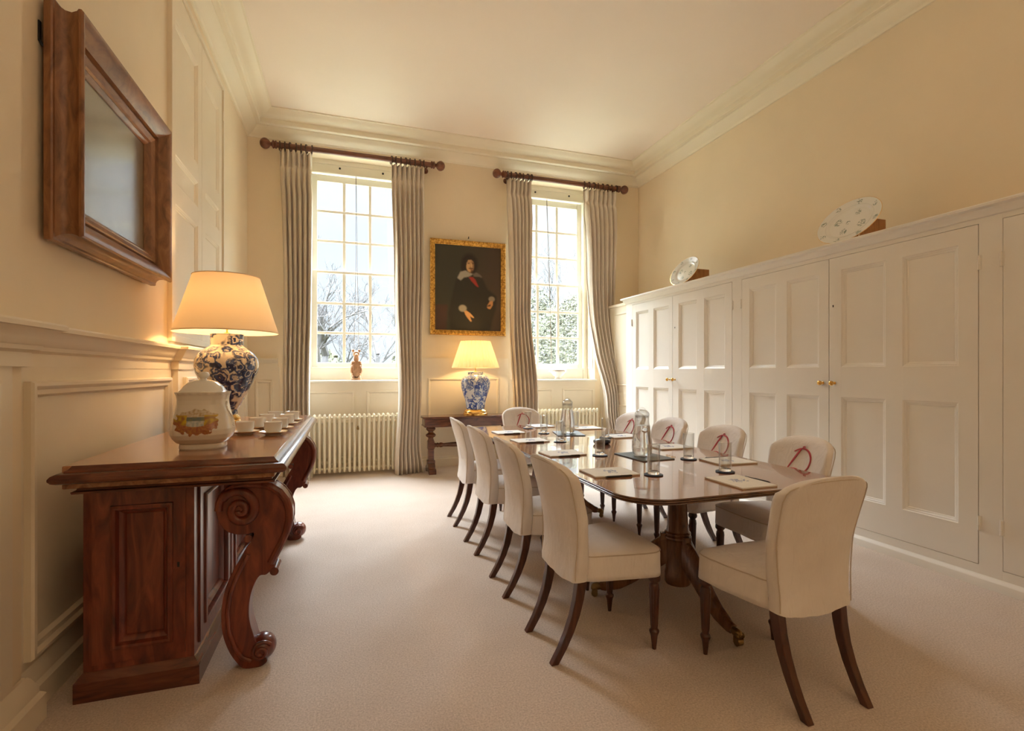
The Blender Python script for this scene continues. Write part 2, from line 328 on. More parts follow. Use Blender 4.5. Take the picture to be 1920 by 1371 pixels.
# ------------------------------------------------------------------ windows
def window(n, a, b, dots):
    root = bpy.data.objects.new('window_%d' % n, None); C.objects.link(root); root['kind'] = 'structure'; c_ = (a + b) / 2; root.location = (c_, 7.0, ZS)
    off = (c_, 7.0, ZS)
    def put(name, mb, m, **k):
        mb.v = [(x - off[0], y - off[1], z - off[2]) for x, y, z in mb.v]; return obj(name, mb, m, root, **k)
    x0, x1 = c_ - .57, c_ + .57
    Y = 7.0; q = MB()
    q.box(a, x0, Y - .03, Y + .08, ZS, ZH); q.box(x1, b, Y - .03, Y + .08, ZS, ZH)
    q.box(a, b, Y - .035, Y + .08, 3.89, ZH); q.box(a, b, Y - .045, Y + .08, 3.99, ZH); q.box(a, b, Y - .02, Y + .08, ZS, 1.318)
    q.box(x0 - .012, x1 + .012, Y - .05, Y, 3.868, 3.892); q.box(x0 - .014, x0 + .004, Y - .05, Y, 1.33, 3.88); q.box(x1 - .004, x1 + .014, Y - .05, Y, 1.33, 3.88); q.box(x0, x1, Y - .06, Y, 1.312, 1.335)
    # splayed shutter boxes on the reveals
    for sx, xx in ((1, a), (-1, b)):
        for z0, z1 in ((1.32, 2.5), (2.62, 3.85)):
            q.sweep([(xx + sx * .004, YB + .05, z0), (xx + sx * .004, Y - .07, z0), (xx + sx * .004, Y - .07, z1), (xx + sx * .004, YB + .05, z1)], [(0, 0), (0, .008 * sx), (.02, .008 * sx), (.03, 0)], N=(1, 0, 0), closed=True)
    put('casing', q, M['sash'], bevel=.003)
    q = MB(); q.box(a - .02, b + .02, YB - .045, Y - .01, ZS - .03, ZS)
    put('sill', q, M['sash'], bevel=.008)
    px0, px1 = c_ - .5, c_ + .5
    def sash(zb, zt, y, bot, top):
        q = MB(); q.box(x0, px0, y, y + .04, zb - bot, zt + top); q.box(px1, x1, y, y + .04, zb - bot, zt + top)
        q.box(px0, px1, y, y + .04, zb - bot, zb); q.box(px0, px1, y, y + .04, zt, zt + top)
        for k in (1, 2):
            xm = px0 + k / 3; q.box(xm - .02, xm + .02, y + .006, y + .034, zb, zt)
            zm = zb + (zt - zb) * k / 3; q.box(px0, px1, y + .005, y + .035, zm - .018, zm + .018)
        return q
    put('lower_sash', sash(1.396, 2.57, Y - .005, .075, .035), M['sash'], bevel=.004)
    put('upper_sash', sash(2.615, 3.79, Y + .045, .035, .09), M['sash'], bevel=.004)
    q = MB(); q.box(px0 - .01, px1 + .01, Y + .014, Y + .017, 1.39, 2.58); q.box(px0 - .01, px1 + .01, Y + .064, Y + .067, 2.61, 3.8)
    put('glass', q, M['pane'], ang=0)
    q = MB(); q.ell((c_ - .22, Y - .04, 3.95), (.014, .012, .014)); q.ell((c_ + .33, Y - .04, 3.95), (.014, .012, .014)); put('screw', q, M['iron'])
    q = MB()
    if n == 1: q.tube([(.115, Y - .055, 3.86), (.115, Y - .055, 2.6), (.09, Y - .06, 1.5)], .003, 6); q.tube([(.12, Y - .055, 3.86), (.135, Y - .055, 2.6), (.155, Y - .06, 1.5)], .003, 6)
    else: q.tube([(2.84, Y - .055, 3.86), (2.87, Y - .055, 2.9), (2.93, Y - .055, 1.34)], .003, 6); q.tube([(2.845, Y - .055, 3.86), (2.885, Y - .055, 2.9), (2.915, Y - .055, 1.34)], .003, 6)
    put('cord', q, M['cord'])
    return root
window(1, *W1, 1); window(2, *W2, 1)
for a, b in (W1, W2):
    l = bpy.data.lights.new('window_portal', 'AREA'); l.shape = 'RECTANGLE'; l.size = b - a; l.size_y = ZH - ZS; l.cycles.is_portal = True
    o = bpy.data.objects.new('window_portal', l); C.objects.link(o); o.location = ((a + b) / 2, 7.12, (ZS + ZH) / 2); o.rotation_euler = (-PI / 2, 0, 0)
# ------------------------------------------------------------------ wall cupboard on the left
root = thing('wall_cupboard', 'tall cream panelled cupboard with two doors set into the wall behind the big lamp', 'cupboard', (XL, 4.74, DZ0))
off = (XL, 4.74, DZ0)
def put(root, off, name, mb, m, **k):
    mb.v = [(x - off[0], y - off[1], z - off[2]) for x, y, z in mb.v]; return obj(name, mb, m, root, **k)
q = MB(); q.box(XL - .05, XL + .03, DY0 - .04, DY0 + .025, DZ0 - .02, DZ1); q.box(XL - .05, XL + .005, DY1 - .03, DY1, DZ0, DZ1); q.box(XL - .05, XL + .005, DY0, DY1, DZ1 - .035, DZ1 + .0); q.box(XL - .05, XL + .01, DY0, DY1, DZ0 - .02, DZ0 + .03)
put(root, off, 'frame', q, M['trim'], bevel=.003)
def panel_leaf(axis, face, sgn, a0, a1, z0, z1, panels, th=.035, bold=False):
    """door leaf in the plane axis=face whose visible side looks along sgn; panels = openings (a0,a1,z0,z1) in columns of equal rows"""
    q = MB()
    def bx(aa, ab, za, zb, d0, d1):
        l, h = sorted((face - sgn * d0, face - sgn * d1))
        q.box(l, h, aa, ab, za, zb)
    cols = sorted({(p_[0], p_[1]) for p_ in panels}); xs = [a0] + [v_ for c_ in cols for v_ in c_] + [a1]
    for k in range(0, len(xs), 2): bx(xs[k], xs[k + 1], z0, z1, 0, th)
    for ca, cb in cols:
        rows = sorted((p_[2], p_[3]) for p_ in panels if p_[0] == ca); zs = [z0] + [v_ for r_ in rows for v_ in r_] + [z1]
        for k in range(0, len(zs), 2): bx(ca, cb, zs[k], zs[k + 1], 0.0004, th)
    for pa, pb, za, zb in panels:
        bx(pa, pb, za, zb, .020 + .012 * bold, th + (.006 if bold else -.004))
        path = [(face, pa, za), (face, pb, za), (face, pb, zb), (face, pa, zb)]
        if sgn < 0: path = path[::-1]
        q.sweep(path, [(-.006, 0), (-.004, .007), (.004, .010), (.012, .007), (.016, -.002), (.018, -.012), (.026, -.016), (.034, -.024), (.038, -.0325), (0, -.0325)] if bold else [(0, 0), (.003, 0), (.008, -.004), (.011, -.0055), (.015, -.0055), (.024, -.013), (.028, -.014), (.034, -.0205), (0, -.0205)], N=(sgn, 0, 0), closed=True)
    return q
rows = [(1.66, 2.47), (2.61, 2.82), (2.96, 3.78)]
mid = 4.80
for k, (a, b) in enumerate(((DY0 + .03, mid - .004), (mid + .004, DY1 - .035))):
    d = put(root, off, 'door', panel_leaf(0, XL - .012, 1, a, b, DZ0 + .035, DZ1 - .04, [(a + .1, b - .11, z0, z1) for z0, z1 in rows]), M['trim'], ang=30)
    hy = a - .004 if k == 0 else b + .004
    for hz in (1.85, 3.72):
        q = MB(); q.lathe([(.006, 0), (.006, .09)], (XL - .005, hy, hz), 10)
        h = put(root, off, 'hinge', q, M['trim']); h.parent = d
# ------------------------------------------------------------------ fitted cupboards on the right
XF = 3.60
root = thing('fitted_cupboard', 'off-white fitted cupboard with panelled doors and brass knobs along the wall', 'cupboard', (XF, 3.4, 0)); off = (XF, 3.4, 0)
q = MB()
ZT = 2.155; ya, yb = .85, 5.925
q.box(XF + .004, XR - .002, ya, yb, .0, 2.2)
stiles = [(5.776, yb), (3.845, 3.97), (1.845, 1.96), (ya, .93)]
for a, b in stiles: q.box(XF - .02, XF + .004, a, b, .06, 2.19)
q.box(XF - .0196, XF + .004, ya, yb, ZT, 2.19); q.box(XF - .0196, XF + .004, ya, yb, .06, .125)
put(root, off, 'carcass', q, M['cab'], bevel=.002)
q = MB(); cor = [(0, 0), (.0, .0), (.012, .004), (.02, .018), (.026, .024), (.03, .03), (.034, .044), (.046, .05), (.055, .054), (.058, .066), (.052, .074), (0, .076)]
q.sweep([(XF - .02, yb, 2.185), (XF - .02, ya, 2.185)][::-1], cor); q.box(XF - .03, XR - .002, ya, yb, 2.2, 2.258)
q.sweep([(XR - .01, yb, 2.185), (XF - .02, yb, 2.185), (XF - .02, yb - .01, 2.185)][::-1], cor)
put(root, off, 'cornice', q, M['cab'], ang=25)
q = MB(); q.sweep([(XF - .02, yb, 0), (XF - .02, ya, 0)][::-1], [(0, 0), (.018, 0), (.018, .045), (.016, .05), (.008, .058), (.002, .066), (0, .07)]); put(root, off, 'plinth', q, M['cab'], ang=25)
ZU, ZL = (1.305, 2.055), (.335, 1.085)
def cup_door(a, b, cols, hinge_y, knob_y, key_y=None):
    d = put(root, off, 'door', panel_leaf(0, XF - .021, -1, a + .003, b - .003, .128, ZT - .003, [(c0, c1, z0, z1) for c0, c1 in cols for z0, z1 in (ZL, ZU)]), M['cab'], ang=30)
    if hinge_y:
        for hz in (.33, 1.88):
            q = MB(); q.lathe([(.007, 0), (.007, .028), (.0085, .029), (.0085, .031), (.007, .032), (.007, .085)], (XF - .026, hinge_y, hz), 10); q.box(XF - .023, XF - .02, hinge_y - .012, hinge_y + .012, hz, hz + .085)
            h = put(root, off, 'hinge', q, M['cab']); h['label'] = 'painted butt hinge'; h.parent = d
    if knob_y:
        q = MB(); pr = [(.010, 0), (.012, .003), (.006, .006), (.005, .018), (.008, .024), (.016, .029), (.019, .037), (.017, .045), (.010, .050), (.0, .052)]
        q.lathe(pr, seg=20); q.move(Matrix.Translation((XF - .021, knob_y, 1.185)) @ Matrix.Rotation(-PI / 2, 4, 'Y'))
        h = put(root, off, 'knob', q, M['brass']); h['label'] = 'round brass knob'; h.parent = d
    if key_y:
        q = MB(); q.box(XF - .0235, XF - .02, key_y - .004, key_y + .004, 1.773, 1.79)
        h = put(root, off, 'keyhole', q, M['iron']); h['label'] = 'dark keyhole'; h.parent = d
cup_door(4.913, 5.776, [(4.983, 5.293), (5.396, 5.686)], 5.779, 4.963)
cup_door(3.97, 4.913, [(4.064, 4.377), (4.487, 4.805)], 3.965, 4.863, 4.868)
cup_door(2.935, 3.845, [(3.018, 3.334), (3.44, 3.752)], 3.85, 2.986)
cup_door(1.96, 2.935, [(2.061, 2.394), (2.5, 2.837)], 1.957, 2.886, 2.899)
cup_door(.93, 1.845, [(1.03, 1.34), (1.44, 1.75)], 1.849, .98)
# low panelled return beyond the cupboards
w = MB(); xw = 3.665
w.box(xw, XR, yb + .0, YB - .012, 0, 2.2); w.box(xw - .015, XR, yb, YB - .012, 2.2, 2.235)
for z0, z1 in ((.2, .82), (1.08, 2.1)): w.sweep([(xw, 6.0, z0), (xw, 6.38, z0), (xw, 6.38, z1), (xw, 6.0, z1)][::-1], [(0, 0), (0, .008), (.012, .012), (.024, .004), (.026, 0)], N=(-1, 0, 0), closed=True)
w.box(xw - .008, xw, yb, YB - .02, .94, .98)
struct('trim_5', w, M['trim'], ang=30)
# ------------------------------------------------------------------ radiators
def radiator(x0, n, label):
    root = thing('radiator', label, 'radiator', (x0 + n * .029, 6.515, 0), 0, 'column radiators under the windows'); P = .058
    L = n * P
    sec = MB()
    for dy in (-.05, .05):
        sec.tube([(0, dy, .09), (0, dy, .71)], .0155, 12)
        sec.ell((0, dy, .078), (.0175, .022, .038), 12, 8)
        sec.ell((0, dy, .722), (.0185, .026, .032), 12, 8)
    sec.box(-.016, .016, -.06, .06, .07, .10); sec.box(-.016, .016, -.06, .06, .69, .725)
    s0 = obj('section', sec, M['rad'], root, bevel=0)
    s0.location = (-L / 2 + P / 2, 0, 0)
    for k in range(1, n):
        s = s0.copy(); C.objects.link(s); s.parent = root; s.location = (-L / 2 + P * (k + .5), 0, 0)
    for zz in (.085, .71):
        h = MB(); h.tube([(-L / 2 - .004, 0, zz), (L / 2 + .004, 0, zz)], .014, 10); obj('header_pipe', h, M['rad'], root)
    for fx in (-L / 2, L / 2):
        for fy_ in (-.0575, .0575):
            f = MB(); f.box(fx - .012, fx + .012, fy_ - .0125, fy_ + .0125, 0, .09); obj('foot', f, M['rad'], root, bevel=.003)
    f = MB(); f.tube([(-L / 2 + .05, .12, .2), (L / 2 + .05, .12, .2)], .011, 8); f.tube([(-L / 2 + .05, .12, .13), (L / 2 + .05, .12, .13)], .011, 8)
    for sx in (-1, 1): f.tube([(sx * L / 2 * .9, .04, .08), (sx * L / 2 * .9, .12, .08), (sx * L / 2 * .9, .12, .2)], .009, 8)
    obj('supply_pipe', f, M['rad'], root)
    f = MB(); f.lathe([(.008, 0), (.014, .004), (.014, .03), (.006, .035), (.006, .05)], (-.02 if x0 < 1 else .1, -.075, .56), 12); obj('bleed_key', f, M['oldbrass'], root)
    return root
radiator(-.40, 19, 'cream column radiator beside the sideboard, under the window with the carved bear')
radiator(2.30, 20, 'cream column radiator under the window with the small white tureen')
# ------------------------------------------------------------------ curtains
def curtain(name_label, xl, xr, zt, zb, folds, seed, fwd=(0, 0), Y0=6.575):
    """xl, xr: lists of (t, x) along the height, t=0 at the top"""
    def it(l, t):
        for (t0, v0), (t1, v1) in zip(l, l[1:]):
            if t <= t1: k = (t - t0) / (t1 - t0); k = k * k * (3 - 2 * k); return v0 + (v1 - v0) * k
        return l[-1][1]
    xm = (it(xl, .5) + it(xr, .5)) / 2
    root = thing('curtain', name_label, 'curtain', (xm, Y0, zb)); rnd = random.Random(seed); ph = rnd.uniform(0, 6)
    H = zt - zb; rows = [0, .008, .018, .028, .036, .042, .047, .052, .057, .063, .072, .085] + [.10 + .90 * k / 30 for k in range(31)]
    nu = folds * 14
    jit = [rnd.uniform(-.12, .12) for _ in range(folds + 3)]
    def pt(s, t):
        l_, r_ = it(xl, t), it(xr, t)
        kk = s * folds; j = int(kk); fr = kk - j
        s2 = s + (jit[j] * (1 - fr) + jit[j + 1] * fr) * .9 / folds * min(1, t * 8) * (s * (1 - s) * 4) ** .5
        x = l_ + (r_ - l_) * s2
        a = .046 + .02 * t
        if t < .085: a = .042 * (1 - .75 * math.exp(-((t - .052) / .011) ** 2))
        wv = math.sin(2 * PI * folds * s + .6 * math.sin(3 * t + ph))
        wv = math.copysign(abs(wv) ** .75, wv)
        k2 = max(0, min(1, (t - .45) / .33)); y = Y0 + a * wv + .006 * math.sin(9 * s + 7 * t + ph) - k2 * k2 * (3 - 2 * k2) * (fwd[0] + (fwd[1] - fwd[0]) * s)
        x += .012 * math.sin(4 * PI * folds * s) * (1 if t > .05 else .3) + .008 * math.sin(5 * t + ph) * (t > .1)
        return (x - xm, y - Y0, zt - H * t - zb)
    g = MB(); vs = [pt(i / nu, t) for t in rows for i in range(nu + 1)]; n1 = nu + 1
    g.add(vs, [(j * n1 + i, j * n1 + i + 1, (j + 1) * n1 + i + 1, (j + 1) * n1 + i) for j in range(len(rows) - 1) for i in range(nu)])
    o = obj('drape', g, M['curtain'], root, ang=80); sm = o.modifiers.new('thick', 'SOLIDIFY'); sm.thickness = .005; sm.offset = 0
    ring = MB(); N = 22
    ring.tube([(0, .047 * math.cos(2 * PI * k / N), .047 * math.sin(2 * PI * k / N)) for k in range(N)], .008, 8, ring=True)
    ring.tube([(0, 0, -.052), (0, .0, -.066)], .003, 6)
    n = folds + 1; r0 = None
    for k in range(n):
        s = min(1, max(0, (k + .0) / folds)); x = it(xl, 0) + (it(xr, 0) - it(xl, 0)) * s - xm
        r = obj('ring', ring, M['ring'], root) if r0 is None else r0.copy()
        if r0 is not None: C.objects.link(r); r.parent = root
        r0 = r0 or r; r.location = (x, 6.58 - Y0, 3.997 - .0055 - zb); r.rotation_euler = (0, 0, .25 * math.sin(k * 2.1 + seed))
    return root
ZTOP = 3.937
curtain('grey-beige curtain hanging behind the sideboard lamp, left side of the bear window', [(0, -.765), (.5, -.72), (1, -.72)], [(0, -.405), (.5, -.41), (1, -.40)], ZTOP, .01, 6, 1, (.02, .28))
curtain('grey-beige curtain spilling onto the carpet between the bear window and the gilt portrait', [(0, .545), (.35, .575), (.75, .61), (1, .57)], [(0, .962), (.3, .955), (.7, .90), (.9, .885), (1, .93)], ZTOP, .006, 7, 2, (.28, .17))
curtain('grey-beige curtain hanging between the gilt portrait and the white tureen window', [(0, 2.105), (.5, 2.15), (1, 2.2)], [(0, 2.46), (.5, 2.44), (1, 2.40)], ZTOP, .01, 6, 3, (.10, .36))
curtain('grey-beige curtain drawn back beside the off-white fitted cupboards', [(0, 3.28), (.3, 3.33), (.6, 3.40), (.8, 3.50), (1, 3.60)], [(0, 3.80), (.5, 3.76), (1, 3.78)], ZTOP, .01, 7, 4, (.28, .27))
def pole(x0, x1, label):
    root = thing('curtain_pole', label, 'curtain pole', ((x0 + x1) / 2, 6.58, 3.997), 0, 'turned wooden curtain poles'); L = (x1 - x0) / 2
    q = MB(); q.tube([(-L + .14, 0, 0), (L - .14, 0, 0)], .033, 24); obj('rod', q, M['pole'], root)
    for sx in (-1, 1):
        q = MB(); q.lathe([(.033, 0), (.046, .005), (.046, .016), (.036, .024), (.046, .034), (.048, .044), (.028, .056), (.02, .066), (.026, .074), (.046, .088), (.060, .11), (.064, .128), (.060, .148), (.044, .172), (.022, .184), (0, .188)], seg=28)
        q.move(Matrix.Translation((sx * (L - .15), 0, 0)) @ Matrix.Rotation(sx * PI / 2, 4, 'Y')); obj('finial', q, M['pole'], root)
        q = MB(); q.tube([(sx * (L - .2), 0, -.03), (sx * (L - .2), .14, -.03)], .012, 10); q.lathe([(.04, 0), (.035, .012)], (0, 0, 0), 16)
        q.v[-32:] = [(sx * (L - .2) + v_[0], .151 - v_[2], -.03 + v_[1]) for v_ in q.v[-32:]]
        obj('bracket', q, M['pole'], root)
pole(-.944, 1.2, 'dark turned wooden curtain pole above the window with the carved bear')
pole(1.935, 3.965, 'dark turned wooden curtain pole above the window with the white tureen')
# ------------------------------------------------------------------ framed pictures
root = thing('framed_painting', 'dark old painting in a deep moulded wooden frame on the left wall', 'painting', (-1.12, 2.98, 1.79)); off = (-1.12, 2.98, 1.79)
fp = [(0, .0), (0, .022), (.004, .028), (.012, .03), (.024, .04), (.032, .055), (.034, .075), (.028, .095), (.022, .103), (.022, .112), (.028, .118), (.036, .118), (.05, .112), (.07, .098), (.092, .076), (.10, .070), (.104, .05), (.112, .046), (.118, .06), (.126, .063), (.134, .058), (.15, .05), (.156, .04), (.162, .042), (.17, .036), (.178, .026), (.178, 0)]
q = MB(); q.sweep([(-1.12, 2.42, 1.79), (-1.12, 2.42, 2.745), (-1.12, 3.54, 2.745), (-1.12, 3.54, 1.79)][::-1], fp, N=(1, 0, 0), closed=True)
put(root, off, 'frame', q, M['frame'], ang=25)
q = MB(); q.box(-1.118, -1.098, 2.58, 3.38, 1.95, 2.585); put(root, off, 'canvas', q, M['canvas'], ang=0)
q = MB(); q.box(0, .005, -.008, .008, -.04, .04); q.tube([(.003, 0, -.035), (.008, .004, -.05), (.02, .02, -.058)], .005, 8)
o = obj('picture_bracket', q, M['iron'], off=None); o.location = (-1.139, 2.43, 2.60); tag(o, 'small black iron picture bracket on the wall beside the dark painting', 'bracket')
# portrait
def mixc(a, b, k): k = max(0, min(1, k)); return tuple(x + (y - x) * k for x, y in zip(a, b))
def lin(r, g, b): return tuple(((c / 255) / 12.92 if c < 10 else ((c / 255 + .055) / 1.055) ** 2.4) for c in (r, g, b))
def inpoly(x, y, P):
    c = False; j = len(P) - 1
    for i in range(len(P)):
        if (P[i][1] > y) != (P[j][1] > y) and x < (P[j][0] - P[i][0]) * (y - P[i][1]) / (P[j][1] - P[i][1] + 1e-9) + P[i][0]: c = not c
        j = i
    return c
def softpoly(x, y, P, s=9):
    return sum(inpoly(x + dx * s, y + dy * s, P) for dx, dy in ((0, 0), (1, 0), (-1, 0), (0, 1), (0, -1))) / 5
def softell(x, y, cx, cy, rx, ry, soft=.25):
    d = math.hypot((x - cx) / rx, (y - cy) / ry); return max(0, min(1, (1 - d) / soft + .5))
def portrait_colour(x, y):
    c = mixc(lin(58, 56, 44), lin(74, 58, 46), (x - 450) / 500 + .15 * noise.noise((x * .008, y * .008, 1)))
    c = mixc(c, lin(78, 48, 40), .75 * softpoly(x, y, [(110, 880), (290, 870), (270, 1240), (110, 1240)], 14))
    body = [(400, 520), (470, 450), (640, 400), (790, 460), (860, 620), (1000, 720), (990, 900), (930, 1100), (900, 1240), (330, 1240), (300, 1000), (360, 700)]
    c = mixc(c, lin(44, 40, 31), .9 * softpoly(x, y, body, 16))
    c = mixc(c, lin(38, 30, 22), softell(x, y, 600, 270, 118, 150, .4)); c = mixc(c, lin(38, 30, 22), softell(x, y, 545, 330, 65, 90, .5))
    c = mixc(c, lin(168, 160, 142), .95 * softpoly(x, y, [(425, 480), (470, 390), (545, 365), (600, 395), (655, 410), (600, 450), (520, 470), (470, 515)], 9))
    c = mixc(c, lin(118, 108, 94), .85 * softpoly(x, y, [(655, 410), (700, 385), (760, 420), (790, 460), (720, 445), (660, 450)], 9))
    f = softell(x, y, 610, 288, 60, 100, .25); c = mixc(c, mixc(lin(206, 162, 112), lin(130, 90, 58), (x - 600) / 70), f); c = mixc(c, lin(44, 33, 24), softpoly(x, y, [(540, 260), (548, 200), (600, 168), (665, 190), (685, 270), (690, 330), (672, 300), (664, 228), (625, 205), (580, 215), (558, 260), (552, 330), (535, 340)], 7))
    for ex in (588, 646): c = mixc(c, lin(52, 34, 24), .85 * softell(x, y, ex, 258, 18, 8, .6)); c = mixc(c, lin(90, 62, 42), .6 * softell(x, y, ex, 240, 24, 6, .6))
    c = mixc(c, lin(222, 180, 128), .7 * softell(x, y, 630, 285, 9, 34, .7)); c = mixc(c, lin(96, 60, 40), .5 * softell(x, y, 612, 316, 14, 6, .6))
    c = mixc(c, lin(74, 46, 28), .8 * softell(x, y, 620, 332, 36, 9, .6)); c = mixc(c, lin(150, 78, 58), .7 * softell(x, y, 622, 347, 16, 6, .6)); c = mixc(c, lin(78, 48, 28), .75 * softell(x, y, 634, 376, 18, 24, .6))
    c = mixc(c, lin(168, 50, 40), .9 * softpoly(x, y, [(588, 462), (650, 455), (690, 500), (735, 600), (700, 590), (640, 530)], 8))
    c = mixc(c, lin(176, 164, 140), .9 * softell(x, y, 502, 918, 56, 50, .4))
    c = mixc(c, lin(205, 152, 96), softpoly(x, y, [(520, 955), (560, 950), (612, 985), (668, 1045), (655, 1055), (608, 1030), (634, 1105), (615, 1108), (575, 1060), (540, 1010)], 6))
    c = mixc(c, lin(150, 138, 118), .85 * softell(x, y, 925, 766, 46, 40, .4))
    c = mixc(c, lin(186, 132, 82), softpoly(x, y, [(895, 800), (945, 790), (945, 850), (905, 915), (870, 910), (850, 880), (905, 875), (915, 840), (870, 860), (850, 875), (880, 830)], 6))
    return c
root = thing('portrait', 'gilt-framed portrait of a dark-haired bearded man in black with a white collar', 'painting', (1.59, YB, 1.775)); off = (1.59, YB, 1.775)
gp = [(0, 0), (0, .03), (.006, .042), (.016, .048), (.03, .046), (.044, .038), (.05, .03), (.058, .03), (.066, .024), (.07, .012), (.07, 0)]
q = MB(); q.sweep([(1.06, YB - .008, 1.775), (2.12, YB - .008, 1.775), (2.12, YB - .008, 3.07), (1.06, YB - .008, 3.07)], gp, N=(0, -1, 0), closed=True)
for k in range(21):
    for zz in (1.79, 3.055): q.ell((1.09 + k * .05, YB - .052, zz), (.017, .008, .011), 8, 6)
for k in range(25):
    for xx in (1.077, 2.103): q.ell((xx, YB - .052, 1.82 + k * .05), (.011, .008, .017), 8, 6)
put(root, off, 'frame', q, M['gilt'], ang=40)
NU, NV = 120, 150; q = MB()
q.grid(lambda u, v_: (1.125 + .93 * u, YB - .022, 3.0 - 1.16 * v_), NU, NV)
o = put(root, off, 'canvas', q, M['portrait'], normals=False)
ca = o.data.color_attributes.new('paint', 'FLOAT_COLOR', 'POINT')
ca.data.foreach_set('color', [k for j in range(NV + 1) for i in range(NU + 1) for k in (*portrait_colour(110 + 955 * i / NU, 10 + 1230 * j / NV), 1)])
q = MB(); q.tube([(1.59, YB, 3.11), (1.59, YB - .02, 3.105), (1.59, YB - .025, 3.13)], .006, 8); o = obj('picture_nail', q, M['iron']); tag(o, 'small dark nail in the wall just above the gilt portrait', 'nail')
# ------------------------------------------------------------------ sideboard
root = thing('sideboard', 'polished mahogany sideboard with carved scroll legs against the panelled wall', 'sideboard', (-.6, 3.25, 0)); off = (-.6, 3.25, 0)
sx0, sx1, sy0, sy1 = -.968, -.594, 2.36, 4.26
q = MB(); q.box(sx0 + .001, sx1 - .034, sy0 + .034, sy1 - .001, .082, .828)
for a, b in ((sx0, -.939), (sx1 - .03, sx1)): q.box(a, b, sy0, sy0 + .05, .13, .80)
for z0, z1 in ((.08, .13), (.80, .83)): q.box(sx0, sx1, sy0, sy0 + .05, z0, z1); q.box(sx1 - .05, sx1, sy0 + .05, sy1, z0, z1)
for a, b in ((sy0 + .05, 2.42), (2.99, 3.02), (3.59, 3.62), (4.2, sy1)): q.box(sx1 - .05, sx1, a, b, .13, .80)
put(root, off, 'carcass', q, M['mahog'])
q = MB(); q.sweep([(sx0, sy0, 0), (sx0, sy1, 0), (sx1, sy1, 0), (sx1, sy0, 0)], [(0, 0), (.024, 0), (.024, .075), (.02, .08), (.012, .092), (.004, .102), (0, .105)], closed=True); put(root, off, 'plinth', q, M['mahogdark'], ang=25)
tx0, tx1, ty0, ty1 = -1.0, -.27, 2.24, 4.34
q = MB(); q.box(tx0 + .011, tx1 - .011, ty0 + .011, ty1 - .011, .84, .9252)
put(root, off, 'top', q, M['mahogtop'], bevel=.004)
q = MB(); q.sweep([(tx0 + .03, ty0, .82), (tx0 + .03, ty1, .82), (tx1, ty1, .82), (tx1, ty0, .82)], [(-.07, 0), (-.010, 0), (-.008, .008), (-.02, .012), (-.024, .022), (-.022, .032), (-.012, .039), (.004, .041), (.022, .044), (.034, .05), (.04, .059), (.040, .067), (.034, .076), (.022, .082), (.006, .084), (.006, .088), (-.002, .092), (-.008, .099), (-.012, .105), (-.07, .1045)], closed=True)
put(root, off, 'top_moulding', q, M['mahogdark'], ang=30)
def raised_panel(q, fn, a0, a1, z0, z1, N):
    P = [fn(a0, z0), fn(a1, z0), fn(a1, z1), fn(a0, z1)]
    c_ = V(P[1]) - V(P[0]); d_ = V(P[3]) - V(P[0])
    if c_.cross(d_).dot(V(N)) < 0: P = P[::-1]
    q.sweep(P, [(0, 0), (.004, .006), (.014, .008), (.02, .004), (.026, -.002), (.034, .001), (.036, -.001)], N=N, closed=True)
q = panel_leaf(0, sy0 - .008, -1, -.939, -.624, .13, .80, [(-.872, -.672, .185, .74)], bold=True); q.v = [(y, x, z) for x, y, z in q.v]
d = put(root, off, 'door', q, M['mahog'], ang=30)
q = MB(); q.box(-.652, -.644, sy0 - .010, sy0 - .007, .48, .50); h = put(root, off, 'keyhole', q, M['iron']); h.parent = d
for a, b in ((2.42, 2.99), (3.02, 3.59), (3.62, 4.2)):
    put(root, off, 'door', panel_leaf(0, sx1 + .008, 1, a, b, .13, .80, [(a + .07, b - .07, .185, .74)], bold=True), M['mahog'], ang=30)
LEGP = [(-.0, 0)]
def lp(cx, cy, Y=2.40):
    px, py = 400 + cx / 3.427, 880 + cy / 3.427
    a = (px - CX_PX) / F_PX; b = -(py - CY_PX) / F_PX; S_, C_ = math.sin(TH), math.cos(TH)
    rx, ry = a * C_ + S_, -a * S_ + C_; t_ = Y / ry; return (t_ * rx, CAM_H + t_ * b)
sil = [(22, 285), (30, 225), (62, 165), (115, 120), (190, 97), (290, 96), (380, 112), (440, 148), (485, 205), (508, 270), (508, 340), (490, 420), (455, 500), (410, 585), (392, 640), (345, 690), (300, 700), (262, 765), (238, 850), (232, 940), (242, 1010), (262, 1075), (275, 1120), (300, 1160), (330, 1200), (350, 1240), (320, 1272), (270, 1287), (195, 1290), (150, 1250), (105, 1185), (70, 1095), (56, 1000), (58, 900), (80, 790), (120, 690), (170, 600), (215, 520), (250, 470), (262, 425), (215, 435), (150, 435), (90, 415), (45, 365)]
